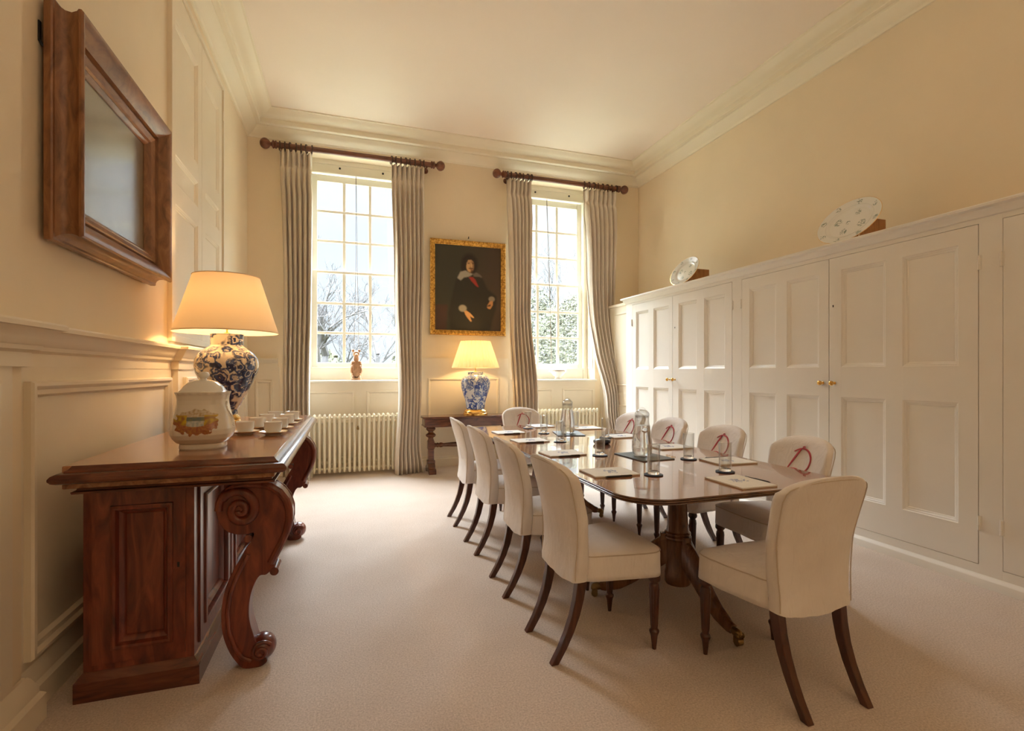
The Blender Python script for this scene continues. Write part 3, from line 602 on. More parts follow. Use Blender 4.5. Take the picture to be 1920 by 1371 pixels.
def leg_mb(Y0):
    S4 = []
    for i in range(len(sil)):
        p0, p1, p2, p3 = (sil[(i + d_ - 1) % len(sil)] for d_ in range(4))
        for k in range(4):
            u = k / 4; S4.append(tuple(.5 * (2 * p1[d_] + (-p0[d_] + p2[d_]) * u + (2 * p0[d_] - 5 * p1[d_] + 4 * p2[d_] - p3[d_]) * u * u + (-p0[d_] + 3 * p1[d_] - 3 * p2[d_] + p3[d_]) * u ** 3) for d_ in (0, 1)))
    q = MB(); P = [lp(*s_) for s_ in S4]; zmin = min(z for _, z in P)
    P = [(x, z - zmin) for x, z in P]; dzz = zmin
    q.prism(P, lambda p_, k: (p_[0], Y0 + .0 + .1 * k, p_[1]))
    def L(c): x, z = lp(*c); return (x, z - dzz)
    # raised volute and border ribs on both faces
    sp = [(22, 285), (30, 225), (62, 165), (115, 120), (190, 97), (290, 98), (380, 114), (440, 150), (485, 207), (506, 270), (506, 340), (488, 420), (452, 500), (408, 585), (380, 640)]
    rib = [L((c[0] + (255 - c[0]) * .07, c[1] + (330 - c[1]) * .07)) for c in sp]
    for yy in (Y0 + .006, Y0 + .094): q.tube([(x, yy, z) for x, z in rib], .017, 10)
    spi = []
    for k in range(46):
        a = -2.6 + k * .26; r = 138 * math.exp(-k * .040)
        spi.append(L((178 + r * math.cos(a), 278 + r * math.sin(a))))
    for yy in (Y0 + .002, Y0 + .098): q.tube([(x, yy, z) for x, z in spi], [.022 * (1 - .010 * k) for k in range(46)], 12)
    lw = [L(c) for c in ((230, 560), (160, 690), (115, 810), (95, 930), (105, 1050), (140, 1150), (190, 1220), (250, 1240))]
    for yy in (Y0 + .0, Y0 + .1): q.tube([(x, yy, z) for x, z in lw], .010, 8)
    for c, r in (((395, 668), .018), ((228, 460), .017)):
        x, z = L(c); q.tube([(x, Y0 - .006, z), (x, Y0 + .106, z)], r, 18)
    x, z = L((310, 1180)); z = max(z, .056); q.ell((x, Y0 + .05, z), (.055, .066, .055), 28, 18)
    q.tube([(x + (.042 * math.exp(-k * .06)) * math.cos(.5 + k * .45), Y0 + .05 - .066 * math.sqrt(max(0, 1 - (.042 * math.exp(-k * .06) / .055) ** 2)) , z + (.042 * math.exp(-k * .06)) * math.sin(.5 + k * .45)) for k in range(26)], .009, 8)
    return q
for Y0 in (2.385, 4.10): put(root, off, 'scroll_leg', leg_mb(Y0), M['mahog'], bevel=.006, seg=2)
# ------------------------------------------------------------------ things on the sideboard
ZSB = .9255
def lamp(loc, label, vase, vmat, neck, base_r, base_h, sh, smat, ridge, watts, tint):
    root = thing('table_lamp', label, 'lamp', loc)
    q = MB(); q.lathe([(base_r, 0), (base_r, base_h * .3), (base_r * .93, base_h * .42), (base_r * .95, base_h * .6), (base_r * .9, base_h * .75), (base_r * .75, base_h), (.02, base_h)], seg=40); obj('base', q, M['brass'], root)
    q = MB(); q.lathe(vase, seg=56); obj('vase', q, vmat, root)
    zt = vase[-1][1]; q = MB(); q.tube([(0, 0, zt - .02), (0, 0, sh[3] - .02)], .006, 10); q.lathe([(.018, zt), (.02, zt + .006), (.012, zt + .012)], seg=16)
    q.lathe([(.014, sh[1] + .05), (.018, sh[1] + .06), (.018, sh[1] + .11)], seg=16)
    for k in range(3):
        a = k * 2.094; q.tube([(0, 0, sh[3] - .022), (sh[2] * .985 * math.cos(a), sh[2] * .985 * math.sin(a), sh[3] - .008)], .002, 6)
    obj('stem', q, M['brass'], root)
    rb, zb, rt, zt2 = sh; q = MB(); n = 26; seg = ridge * 6 if ridge else 72
    loops = []
    for j in range(n + 1):
        k = j / n; r = rb + (rt - rb) * k; z = zb + (zt2 - zb) * k
        loops.append([((r + (.013 if ridge else 0) * abs(math.sin(PI * i / 6)) * (r / rb)) * math.cos(2 * PI * i / seg), (r + (.013 if ridge else 0) * abs(math.sin(PI * i / 6)) * (r / rb)) * math.sin(2 * PI * i / seg), z) for i in range(seg)])
    q.loft(loops, False, False); o = obj('shade', q, smat, root, ang=50)
    t_ = MB()
    for r, z in ((rb, zb), (rt, zt2)): t_.tube([((r + .001) * math.cos(2 * PI * i / 60), (r + .001) * math.sin(2 * PI * i / 60), z) for i in range(60)], .0035, 6, ring=True)
    tr = obj('binding', t_, smat, root); tr.parent = o
    l = bpy.data.lights.new('lamp_bulb', 'POINT'); l.energy = watts; l.color = tint; l.shadow_soft_size = .035
    lo = bpy.data.objects.new('lamp_bulb', l); C.objects.link(lo); lo.location = (loc[0], loc[1], loc[2] + zb + (zt2 - zb) * .42)
    return root
va = [(.062, .055), (.064, .075), (.062, .09), (.085, .13), (.12, .20), (.16, .285), (.185, .345), (.194, .39), (.188, .43), (.165, .47), (.13, .50), (.106, .515), (.098, .525), (.098, .592), (.103, .598), (.09, .6)]
lamp((-.765, 3.80, ZSB), 'large blue and white vase lamp with plain tan shade on the mahogany sideboard', va, M['vaseA'], .1, .085, .06, (.315, .612, .2, .985), M['shadeA'], 0, 6, (1, .64, .30))
vb = [(.115, .075), (.12, .085), (.122, .11), (.135, .19), (.165, .28), (.188, .36), (.192, .42), (.178, .47), (.145, .505), (.11, .52), (.1, .525), (.1, .553), (.104, .556), (.09, .558)]
lamp((1.593, 6.335, .716), 'blue and white vase lamp with cream pleated shade on the console under the portrait', vb, M['vaseB'], .1, .158, .075, (.298, .612, .186, .955), M['shadeB'], 34, 6, (1, .66, .30))
# tureen on the sideboard
root = thing('lidded_jar', 'squat cream lidded jar with a painted landscape, standing at the front of the sideboard', 'jar', (-.622, 2.62, ZSB))
def sq(a, n=2.9): return 1 / (abs(math.cos(a)) ** n + abs(math.sin(a)) ** n) ** (1 / n)
tp = [(.094, 0), (.097, .006), (.096, .018), (.094, .024), (.108, .032), (.122, .048), (.131, .068), (.132, .09), (.127, .115), (.119, .145), (.111, .175), (.106, .2), (.105, .22), (.108, .24), (.113, .252), (.113, .256), (.104, .257), (.1, .25), (.098, .2)]
ts = [];
for (r0, z0), (r1, z1) in zip(tp, tp[1:]):
    n = max(2, int(abs(z1 - z0) / .0016))
    for k in range(n): ts.append((r0 + (r1 - r0) * k / n, z0 + (z1 - z0) * k / n))
ts.append(tp[-1]); SEG = 360; q = MB(); q.lathe(ts, seg=SEG, mod=lambda a, z, r: sq(a) * (.94 + (.008 * math.sin(a * 24) if .245 < z < .2565 else 0)))
jar = obj('pot', q, M['glazepaint'], root, ang=50)
def jar_colour(x, y, z):
    c = (.74, .69, .60)
    if z < .24 and y < -.02:
        u = (x + .005) / .085; v_ = (z - .125) / .055
        n1 = noise.noise((x * 60, z * 60, 2)); n2 = noise.noise((x * 120, z * 120, 5))
        d = math.hypot(u, v_ * 1.0) + .25 * n1
        if d < 1.0:
            if v_ < -.35 + .25 * abs(u) ** 2 * 2: c = mixc((.27, .07, .03), (.42, .18, .04), n2 + .5)
            elif abs(u) > .4 and v_ < .55: c = mixc((.55, .37, .02), (.30, .13, .03), n1 * 1.4 + .4)
            elif v_ < .1: c = mixc((.35, .38, .36), (.55, .53, .48), n2 + .5)
            elif v_ < .4: c = mixc((.13, .17, .17), (.2, .2, .12), n1 + .5)
            else: c = mixc((.42, .30, .14), (.62, .55, .44), n2 + .6)
    return c
ca = jar.data.color_attributes.new('paint', 'FLOAT_COLOR', 'POINT')
ca.data.foreach_set('color', [k for v_ in jar.data.vertices for k in (*jar_colour(*v_.co), 1)])
q = MB(); q.lathe([(.098, .25), (.1, .256), (.092, .262), (.08, .28), (.06, .298), (.035, .308), (.014, .311), (.012, .316), (.02, .322), (.024, .332), (.02, .342), (.01, .346), (0, .346)], seg=64, mod=lambda a, z, r: sq(a, 2.5) * .97 if z < .3 else 1); obj('lid', q, M['china'], root, ang=50)
q = MB()
for k in range(14):
    a = k * .45; q.tube([(.128 - .002 * k, -.03 + .03 * math.sin(a), .1 + .008 * k), (.126 - .002 * k, -.03 + .03 * math.sin(a + .4), .106 + .008 * k)], .004, 6)
obj('moulded_scroll', q, M['china'], root)
# cups and saucers
cup = thing('teacup', '', 'cup', (0, 0, 0), 0, 'white teacups on the sideboard')
q = MB(); q.lathe([(.026, .008), (.03, .008), (.032, .012), (.042, .022), (.0455, .04), (.046, .066), (.0462, .07), (.044, .07), (.0435, .045), (.04, .026), (.02, .018), (0, .017)], seg=40); obj('bowl', q, M['china'], cup)
q = MB(); q.tube([(-.044 * .7, .044 * .7 + .0, .06), (-.044 * .7 - .018, .044 * .7 + .018, .058), (-.044 * .7 - .02, .044 * .7 + .02, .04), (-.044 * .7 - .002, .044 * .7 + .002, .028)], .0038, 8); obj('handle', q, M['china'], cup)
q = MB(); q.tube([(.0455 * math.cos(2 * PI * k / 40), .0455 * math.sin(2 * PI * k / 40), .0703) for k in range(40)], .0013, 5, ring=True); obj('gilt_rim', q, M['china'], cup)
sau = thing('saucer', '', 'saucer', (0, 0, 0), 0, 'gilt-rimmed white saucers on the sideboard')
q = MB(); q.lathe([(.035, 0), (.038, 0), (.04, .004), (.055, .009), (.072, .017), (.0725, .019), (.055, .0125), (.036, .008), (0, .0075)], seg=44); obj('dish', q, M['china'], sau)
q = MB(); q.tube([(.0725 * math.cos(2 * PI * k / 48), .0725 * math.sin(2 * PI * k / 48), .0185) for k in range(48)], .0014, 5, ring=True); obj('gilt_rim', q, M['gold'], sau)
rowsC = [('window-side row', [(-.385, 3.03), (-.375, 3.26), (-.367, 3.53), (-.359, 3.78)], 'row along the front edge'), ('wall', [(-.535, 3.10), (-.51, 3.34), (-.49, 3.58), (-.472, 3.82)], 'row nearer the lamp')]
ordn = ['first', 'second', 'third', 'fourth']
for _, pts, rn in rowsC:
    for k, (x, y) in enumerate(pts):
        lab = '%s white teacup from the lidded jar, %s' % (ordn[k], rn); ls = 'saucer under the %s cup counted from the lidded jar, %s' % (ordn[k], rn)
        if not cup['label']: cup['label'] = lab; cup.location = (x, y, ZSB + .0); sau['label'] = ls; sau.location = (x, y, ZSB)
        else: dup(cup, (x, y, ZSB), random.uniform(-.3, .3), lab); dup(sau, (x, y, ZSB), 0, ls)
# ------------------------------------------------------------------ console table
root = thing('console_table', 'dark wooden console table with turned legs under the gilt portrait', 'table', (1.505, 6.33, 0))
q = MB(); q.box(-.615, .615, -.165, .165, .69, .715); obj('top', q, M['console'], root, bevel=.008, seg=3)
q = MB(); q.box(-.585, .585, -.145, .155, .585, .692); q.box(-.592, .592, -.15, .158, .585, .597)
obj('frieze', q, M['console'], root, bevel=.003)
for sx in (-1, 1):
    q = MB()
    def oc(prof):
        q.lathe(prof, (sx * .495, 0, 0), 28)
    oc([(.055, .585), (.055, .57), (.06, .56), (.06, .55), (.05, .535), (.032, .52), (.03, .51), (.05, .495), (.062, .485), (.064, .47), (.055, .455), (.035, .445), (.032, .43), (.04, .41), (.043, .395)])
    q.box(sx * .495 - .042, sx * .495 + .042, -.042, .042, .30, .40); q.box(sx * .495 - .036, sx * .495 + .036, -.036, .036, .15, .30); q.box(sx * .495 - .048, sx * .495 + .048, -.048, .048, .12, .16)
    obj('leg', q, M['console'], root, bevel=.004)
    q = MB(); prof2 = [(-.16, 0), (-.16, .03), (-.152, .06), (-.13, .07), (-.11, .06), (-.09, .075), (-.06, .12), (.06, .12), (.09, .075), (.11, .06), (.13, .07), (.152, .06), (.16, .03), (.16, 0), (.1, 0), (.07, .02), (-.07, .02), (-.1, 0)]
    q.prism(prof2, lambda p_, k: (sx * .495 - .045 + .09 * k, p_[0], p_[1])); obj('foot', q, M['console'], root, bevel=.004)
q = MB(); pts = [(-.455, .02), (-.45, .03), (-.435, .03), (-.43, .022), (-.415, .03), (-.40, .03), (-.395, .022), (-.375, .032), (-.355, .03), (-.335, .022), (-.2, .03), (0, .034), (.2, .03), (.335, .022), (.355, .03), (.375, .032), (.395, .022), (.40, .03), (.415, .03), (.43, .022), (.435, .03), (.455, .02)]
q.tube([(x, 0, .345) for x, _ in pts], [r for _, r in pts], 16); obj('stretcher', q, M['console'], root)
# ------------------------------------------------------------------ dining table
TXC, TZ = 1.727, .74
root = thing('dining_table', 'long polished mahogany dining table on two pedestals in the middle of the room', 'table', (TXC, 3.235, 0)); off = (TXC, 3.235, 0)
hw, hl = .615, 1.475
q = MB(); out = rrect(hw - .006, hl - .006, .2, 14)
q.prism(out, lambda p_, k: (p_[0], p_[1], TZ - .022 + .022 * k)); obj('top', q, M['table'], root, ang=30)
q = MB(); q.sweep([(x, y, TZ - .026) for x, y in out], [(.03, .002), (.002, 0), (-.003, .002), (-.005, .005), (-.003, .008), (-.001, .009), (-.004, .011), (-.006, .0135), (-.004, .0165), (-.001, .0175), (-.003, .0195), (-.004, .022), (-.002, .025), (.001, .0255), (.03, .0253)], closed=True); obj('reeded_edge', q, M['tedge'], root, ang=60)
q = MB(); q.box(-.3, .3, -1.05, -.75, TZ - .05, TZ - .024); q.box(-.3, .3, .77, 1.07, TZ - .05, TZ - .024); q.box(-.4, -.36, -1.2, 1.2, TZ - .045, TZ - .024); q.box(.36, .4, -1.2, 1.2, TZ - .045, TZ - .024); obj('bearer', q, M['pedestal'], root, bevel=.003)
def splay(r):
    """height of the leg's centre line at radius r"""
    P = [(.04, .30), (.09, .285), (.16, .225), (.24, .15), (.32, .095), (.39, .066), (.43, .06)]
    for (a, za), (b, zb) in zip(P, P[1:]):
        if r <= b: return za + (zb - za) * (r - a) / (b - a)
    return P[-1][1]
for py, a0 in ((2.325, -PI / 2), (4.14, PI / 2)):
    Y = py - off[1]
    q = MB(); q.lathe([(.065, .115), (.07, .125), (.068, .175), (.064, .19), (.062, .35), (.066, .36), (.072, .365), (.072, .374), (.066, .38), (.07, .386), (.07, .393), (.06, .4), (.056, .43), (.05, .55), (.046, .645), (.05, .655), (.058, .66), (.058, .672), (.05, .68), (.07, .70), (.07, TZ - .048)], (0, Y, 0), 40, mod=lambda a, z, r: 1 + (.02 * math.cos(14 * a) if .42 < z < .64 else 0))
    col = obj('column', q, M['pedestal'], root)
    for k in range(3):
        a = a0 + k * 2 * PI / 3; ca_, sa = math.cos(a), math.sin(a); loops = []
        R = [.045, .07, .10, .14, .18, .22, .27, .32, .36, .395, .42]
        for i, r in enumerate(R):
            z = splay(r); z2 = splay(r + .01); tx = V((.01, z2 - z)).normalized(); nx = V((-tx[1], tx[0])); hh = .06 * (1 - i / 10) + .02 ; ww = .021 - .004 * i / 10
            if i < 2: hh = .075
            loops.append([(ca_ * (r + nx[0] * b) - sa * c_, Y + sa * (r + nx[0] * b) + ca_ * c_, z + nx[1] * b) for b, c_ in ((-hh, -ww), (-hh, ww), (hh * .75, ww), (hh, ww * .55), (hh, -ww * .55), (hh * .75, -ww))])
        q = MB(); q.loft(loops); q.box(-.018, .018, -.02, .02, .335, .385); n8 = 8
        q.v[-8:] = [(ca_ * (.075 + v_[0]) - sa * v_[1], Y + sa * (.075 + v_[0]) + ca_ * v_[1], v_[2]) for v_ in q.v[-8:]]
        lg = obj('leg', q, M['pedestal'], root, bevel=.003)
        q = MB(); q.ell((.435, 0, .058), (.034, .022, .02), 14, 8)
        for t_ in (-.016, -.005, .006, .017): q.ell((.455, t_, .05), (.016, .0055, .013), 10, 6)
        q.tube([(.45, 0, .05), (.45, 0, .028)], .008, 8); q.tube([(.45, -.014, .018), (.45, .014, .018)], .018, 16); q.box(.435, .465, -.017, -.014, .014, .045); q.box(.435, .465, .014, .017, .014, .045)
        q.v = [(ca_ * x - sa * y, Y + sa * x + ca_ * y, z) for x, y, z in q.v]
        ct = obj('castor', q, M['oldbrass'], root); ct.parent = lg; ct['label'] = 'brass paw castor'
# ------------------------------------------------------------------ dining chairs
def back_y(z):
    k = max(0, (z - .44) / .44); return -.163 - .10 * k ** 1.45
def back_half(z):
    b = .186 + .028 * max(0, min(1, (z - .42) / .36))
    if z > .775: k = min(.9995, (z - .775) / .11); b *= (1 - k ** 2.6) ** (1 / 2.6) * .62 + .38 * (1 - k ** 6) ** .5
    return b
def make_chair(front_mark):
    root = thing('dining_chair', '', 'chair', (0, 0, 0), 0, 'white-covered dining chairs around the table')
    # back cover
    loops = []; zs = [.335, .36, .39, .43, .47, .52, .57, .62, .67, .72, .76, .79, .815, .835, .85, .862, .871, .878, .8825, .885]
    for j, z in enumerate(zs):
        w_ = back_half(z); th = .068 - .014 * max(0, (z - .5) / .4); top = max(0, (z - .83) / .055); th *= math.sqrt(max(.06, 1 - top ** 2.2))
        pts = rrect(max(w_, .02), th / 2, min(th * .45, .026), 4, 14, 1); l = []
        for x, y in pts:
            bow = .035 * (x / .21) ** 2 * max(0, min(1, (z - .42) / .2))
            n_ = noise.noise((x * 9, y * 9 + 3, z * 7)) * .006 + noise.noise((x * 22, y * 20, z * 16)) * .003 + noise.noise((x * 34 + y * 20, 7, z * 7)) * .004 * max(.25, min(1, (.62 - z) / .2))
            zz = z
            if j < 2: zz = z + .012 * abs(x) / .19 - .010 * math.cos(x * 12) + .004 * noise.noise((x * 15, y * 8, 2)); y -= .004 if y < 0 else 0
            if j > 12: zz -= .012 * (x / .2) ** 2
            l.append((x + n_ * .5, back_y(z) + th / 2 + y + bow + n_, zz))
        loops.append(l)
    q = MB(); q.loft(loops); obj('backrest', q, M['linen'], root, ang=60)
    sm = MB(); sl = []
    for k in range(41):
        a = -1 + 2 * k / 40; ang_ = PI * (k / 40)
        # seam along the rear outline
        if k <= 12: z = .36 + (.79 - .36) * k / 12; x = -back_half(z) + .006
        elif k >= 28: z = .36 + (.79 - .36) * (40 - k) / 12; x = back_half(z) - .006
        else:
            t_ = (k - 12) / 16; z = .79 + .08 * math.sin(PI * t_) ** .6; x = -(back_half(.79) - .006) * math.cos(PI * t_)
            x = math.copysign(min(abs(x), back_half(min(z, .868)) - .006), x)
        sl.append((x, back_y(z) + .035 * (x / .21) ** 2 * max(0, min(1, (z - .42) / .2)) + .002, z))
    sm.tube(sl, .0026, 6); obj('seam', sm, M['piping'], root)
    # seat cover
    def seat_loop(s_, z, drop=0):
        l = []
        for x, y in rrect(.235 * s_, .208 * s_, .05 * s_ + .01, 5, 8, 8):
            yy = y * .93 + .07; k = .76 + .24 * min(1, max(0, (yy + .12) / .30)); n_ = noise.noise((x * 11, yy * 11, z * 9)) * .005
            zz = z + (drop * (.5 + .5 * math.cos(x * 14)) * .5 + .006 * noise.noise((x * 9, yy * 9, 4)) if drop else 0)
            yy += .018 * (1 - (x / .24) ** 2) * (1 if y > 0 else 0) * s_
            l.append((x * k + n_, yy + n_, zz))
        return l
    q = MB(); q.loft([seat_loop(1.012, .348, .012), seat_loop(1.008, .37), seat_loop(1.0, .41), seat_loop(.995, .445), seat_loop(.985, .456), seat_loop(.955, .464), seat_loop(.88, .472), seat_loop(.7, .481), seat_loop(.45, .487), seat_loop(.2, .489)], False, True)
    o = obj('seat', q, M['linen'], root, ang=60); sd = o.modifiers.new('thick', 'SOLIDIFY'); sd.thickness = .003; sd.offset = -1
    q = MB(); q.tube(seat_loop(.992, .4565), .0026, 6, ring=True); pp = obj('piping', q, M['piping'], root); pp.parent = o
    q = MB(); q.box(-.145, .145, -.11, .22, .355, .4); obj('seat_frame', q, M['leg'], root)
    # sabre rear legs
    for sx in (-1, 1):
        path = [(.158, -.122, .40), (.157, -.125, .34), (.155, -.135, .27), (.152, -.152, .20), (.150, -.178, .13), (.149, -.210, .065), (.148, -.250, 0)]; loops = []
        for i, (x, y, z) in enumerate(path):
            hw_ = .0185 - .003 * i / 6; hd = .024 - .007 * i / 6
            loops.append([(sx * x + a * hw_, y + b * hd, z) for a, b in ((-1, -1), (1, -1), (1, 1), (-1, 1))])
        q = MB(); q.loft(loops); obj('leg', q, M['leg'], root, ang=50, bevel=.003)
        pr = [(.009, 0), (.011, .02), (.0155, .06), (.018, .068), (.022, .078), (.0225, .086), (.016, .094), (.0155, .10), (.0165, .12), (.022, .27), (.0235, .285), (.022, .297), (.018, .303), (.019, .308), (.0275, .318), (.029, .328), (.027, .338), (.021, .345), (.021, .375)]
        ex = []
        for (r0, z0), (r1, z1) in zip(pr, pr[1:]): ex.append((r0, z0)); ex.append(((r0 + r1) / 2, (z0 + z1) / 2))
        ex.append(pr[-1])
        q = MB(); q.lathe(ex, (sx * .195, .235, 0), 60, mod=lambda a, z, r: 1 + (.085 * math.cos(10 * a) if .105 < z < .285 else 0)); obj('leg', q, M['leg'], root, ang=60)
    if front_mark:
        def fy(x, z):
            th = .068 - .014 * max(0, (z - .5) / .4); top = max(0, (z - .83) / .055); th *= math.sqrt(max(.06, 1 - top ** 2.2)); return back_y(z) + th + .035 * (x / .21) ** 2 + .005
        def stroke(q, pts, w_):
            L_ = []
            P = []
            for i in range(len(pts) - 1):
                for k in range(6):
                    p0 = pts[max(i - 1, 0)]; p1 = pts[i]; p2 = pts[i + 1]; p3 = pts[min(i + 2, len(pts) - 1)]; u = k / 6
                    P.append(tuple(.5 * (2 * p1[d] + (-p0[d] + p2[d]) * u + (2 * p0[d] - 5 * p1[d] + 4 * p2[d] - p3[d]) * u * u + (-p0[d] + 3 * p1[d] - 3 * p2[d] + p3[d]) * u ** 3) for d in (0, 1)))
            P.append(pts[-1]); n = len(P)
            for i, (x, z) in enumerate(P):
                x0, z0 = P[max(0, i - 1)]; x1, z1 = P[min(n - 1, i + 1)]; l_ = math.hypot(x1 - x0, z1 - z0) + 1e-9; nx, nz = -(z1 - z0) / l_, (x1 - x0) / l_
                ww = w_ * (.35 + .65 * math.sin(PI * (i + .5) / n) ** .6)
                L_.append([(x + nx * ww * c_, fy(x + nx * ww * c_, z + nz * ww * c_) + dy, z + nz * ww * c_) for c_, dy in ((-1, -.006), (-1, .0), (0, .001), (1, .0), (1, -.006))])
            q.loft(L_)
        # viewed from the front the chair's +x is on the viewer's left, so x is mirrored
        def mk(px, py): return (-(px - 1420) * .00088, .742 - (py - 352) * .00080)
        q = MB()
        stroke(q, [mk(1375, 288), mk(1405, 268), mk(1445, 260), mk(1490, 280), mk(1518, 330), mk(1508, 390), mk(1465, 438), mk(1405, 455), mk(1345, 450)], .0042)
        stroke(q, [mk(1420, 268), mk(1390, 330), mk(1352, 415)], .0055)
        stroke(q, [mk(1318, 442), mk(1365, 416), mk(1425, 415), mk(1468, 450), mk(1480, 495), mk(1500, 520), mk(1525, 515)], .0045)
        stroke(q, [mk(1345, 452), mk(1332, 480), mk(1325, 510)], .004); stroke(q, [mk(1432, 252), mk(1440, 246), mk(1450, 250)], .003)
        obj('monogram', q, M['thread'], root, ang=0)
    return root
plain = make_chair(False); plain.location = (1.73, 1.632, 0)
plain['label'] = 'pale linen-covered chair at the near end of the table, its back to us'
lrow = [(2.164, 'linen-covered chair on the sideboard side, closest to the near-end chair'), (2.83, 'linen-covered chair on the sideboard side, second from the near-end chair'), (3.53, 'linen-covered chair on the sideboard side, third from the near-end chair'), (4.20, 'linen-covered chair on the sideboard side, furthest along, near the console table')]
for k, (y, lab) in enumerate(lrow): dup(plain, (1.10, y, 0), -PI / 2 + (.03, -.02, .02, -.03)[k], lab)
mark = make_chair(True); mark.location = (1.80, 4.96, 0); mark.rotation_euler = (0, 0, PI)
mark['label'] = 'red-monogrammed chair at the far end of the table, beside the console'
rrow = [(2.30, 'red-monogrammed chair by the cupboards, closest to the near-end chair'), (2.955, 'red-monogrammed chair by the cupboards, second from the near end of the table'), (3.576, 'red-monogrammed chair by the cupboards, third from the near end of the table'), (4.18, 'red-monogrammed chair by the cupboards, furthest along, half hidden behind the nearer carafe')]
for k, (y, lab) in enumerate(rrow): dup(mark, (2.395, y, 0), PI / 2 + (-.03, .02, .0, .02)[k], lab)
# ------------------------------------------------------------------ on the table
TT = TZ + .0004
pad = thing('notepad', '', 'notepad', (0, 0, 0), 0, 'notepads laid at each place')
q = MB(); q.box(-.1, .1, -.125, .125, 0, .0025); obj('backing', q, M['padedge'], pad)
q = MB(); q.box(-.1, .1, -.125, .125, .0026, .0085); obj('paper', q, M['paper'], pad, bevel=.0008)
q = MB(); rnd = random.Random(3)
for k in range(46):
    a = rnd.uniform(0, 2 * PI); r = rnd.uniform(0, 1) ** .6; x, y = .05 * r * math.cos(a), .012 + .036 * r * math.sin(a); s_ = rnd.uniform(.003, .007)
    n = 6; ph = rnd.uniform(0, 6); q.prism([(x + s_ * (1 + .4 * math.cos(3 * t_ * 2 * PI / n + ph)) * math.cos(t_ * 2 * PI / n), y + s_ * .8 * math.sin(t_ * 2 * PI / n)) for t_ in range(n)], lambda p_, kk: (p_[0], p_[1], .0083 + .0004 * kk + .00001 * k))
obj('crest_print', q, M['print'], pad, ang=0)
pen = thing('pen', '', 'pen', (0, 0, 0), 0, 'black pens beside the notepads')
q = MB(); q.tube([(0, -.078, .0055), (0, -.065, .0055), (0, .045, .0055), (0, .066, .0055), (0, .07, .0055)], [.001, .0048, .0048, .0052, .003], 10); obj('barrel', q, M['penblack'], pen)
q = MB(); q.box(-.0018, .0018, .01, .062, .0100, .0118); obj('clip', q, M['chrome'], pen)
PADS = [((1.79, 1.935), 0, 'in front of the near-end chair', (.112, .01)), ((2.14, 2.41), PI / 2, 'at the first place on the cupboard side', (.112, 0)), ((2.16, 3.0), PI / 2, 'at the second place on the cupboard side', (.112, 0)), ((2.15, 3.62), PI / 2, 'beyond the nearer carafe at the third cupboard-side place', (.112, 0)), ((2.14, 4.25), PI / 2, 'at the furthest place on the cupboard side', (.112, 0)),
        ((1.80, 4.56), PI, 'in front of the far-end chair', (-.112, 0)), ((1.34, 4.16), -PI / 2, 'at the furthest place on the sideboard side', (.112, 0)), ((1.335, 3.61), -PI / 2, 'at the third place on the sideboard side', (.112, 0)), ((1.325, 2.975), -PI / 2, 'at the second place on the sideboard side', (.112, 0)), ((1.308, 2.335), -PI / 2, 'at the first place on the sideboard side', (.112, 0))]
for k, ((x, y), rz, where, (dx, dy)) in enumerate(PADS):
    rz += random.uniform(-.04, .04); lab = 'cream notepad with faint blue crest ' + where; lb2 = 'slim black pen beside the notepad ' + where
    pxy = (x + dx * math.cos(rz) - dy * math.sin(rz), y + dx * math.sin(rz) + dy * math.cos(rz))
    if k == 0: pad.location = (x, y, TT); pad.rotation_euler.z = rz; pad['label'] = lab; pen.location = (*pxy, TT); pen.rotation_euler.z = rz + .08; pen['label'] = lb2
    else: dup(pad, (x, y, TT), rz, lab); dup(pen, (*pxy, TT), rz + random.uniform(-.06, .06), lb2)
gl = thing('tumbler', '', 'glass', (0, 0, 0), 0, 'tall clear tumblers on the table')
q = MB(); q.lathe([(.0305, .012), (.033, .15), (.0335, .1515), (.0325, .152), (.0318, .151), (.0289, .016)], seg=40, cap0=False, cap1=False); obj('bowl', q, M['glass'], gl, ang=50)
q = MB(); q.tube([(.0327 * math.cos(2 * PI * k / 40), .0327 * math.sin(2 * PI * k / 40), .152) for k in range(40)], .0009, 6, ring=True); obj('rim', q, M['thickglass'], gl)
q = MB(); q.lathe([(.027, 0), (.0295, .002), (.0304, .0118), (.0285, .0155), (.024, .0125), (0, .012)], seg=40); obj('base', q, M['thickglass'], gl, ang=50)
co = thing('coaster', '', 'coaster', (0, 0, 0), 0, 'round navy coasters under the tumblers')
q = MB(); q.lathe([(.045, 0), (.0475, .001), (.0485, .003), (.0475, .005), (.045, .0055), (.043, .005), (0, .005)], seg=40); obj('disc', q, M['coaster'], co)
GL = [((1.906, 2.165), 'between the near-end notepad and the first cupboard-side notepad'), ((1.499, 2.215), 'between the near-end notepad and the first sideboard-side notepad'), ((1.973, 2.55), 'just to the right of the nearer carafe'), ((1.526, 2.84), 'beside the second sideboard-side notepad, left of the nearer carafe'), ((1.985, 3.60), 'beyond the navy dish on the cupboard side'), ((1.54, 3.495), 'on the sideboard side, in front of the further carafe'), ((1.619, 4.02), 'close to the further carafe on the sideboard side'), ((1.624, 4.43), 'in front of the far-end chair'), ((2.052, 4.30), 'right behind the further carafe')]
for k, ((x, y), where) in enumerate(GL):
    lab = 'tall clear water tumbler ' + where; lb2 = 'round navy coaster under the tumbler ' + where
    if k == 0: gl.location = (x, y, TT + .0056); gl['label'] = lab; co.location = (x, y, TT); co['label'] = lb2
    else: dup(gl, (x, y, TT + .0056), 0, lab); dup(co, (x, y, TT), 0, lb2)
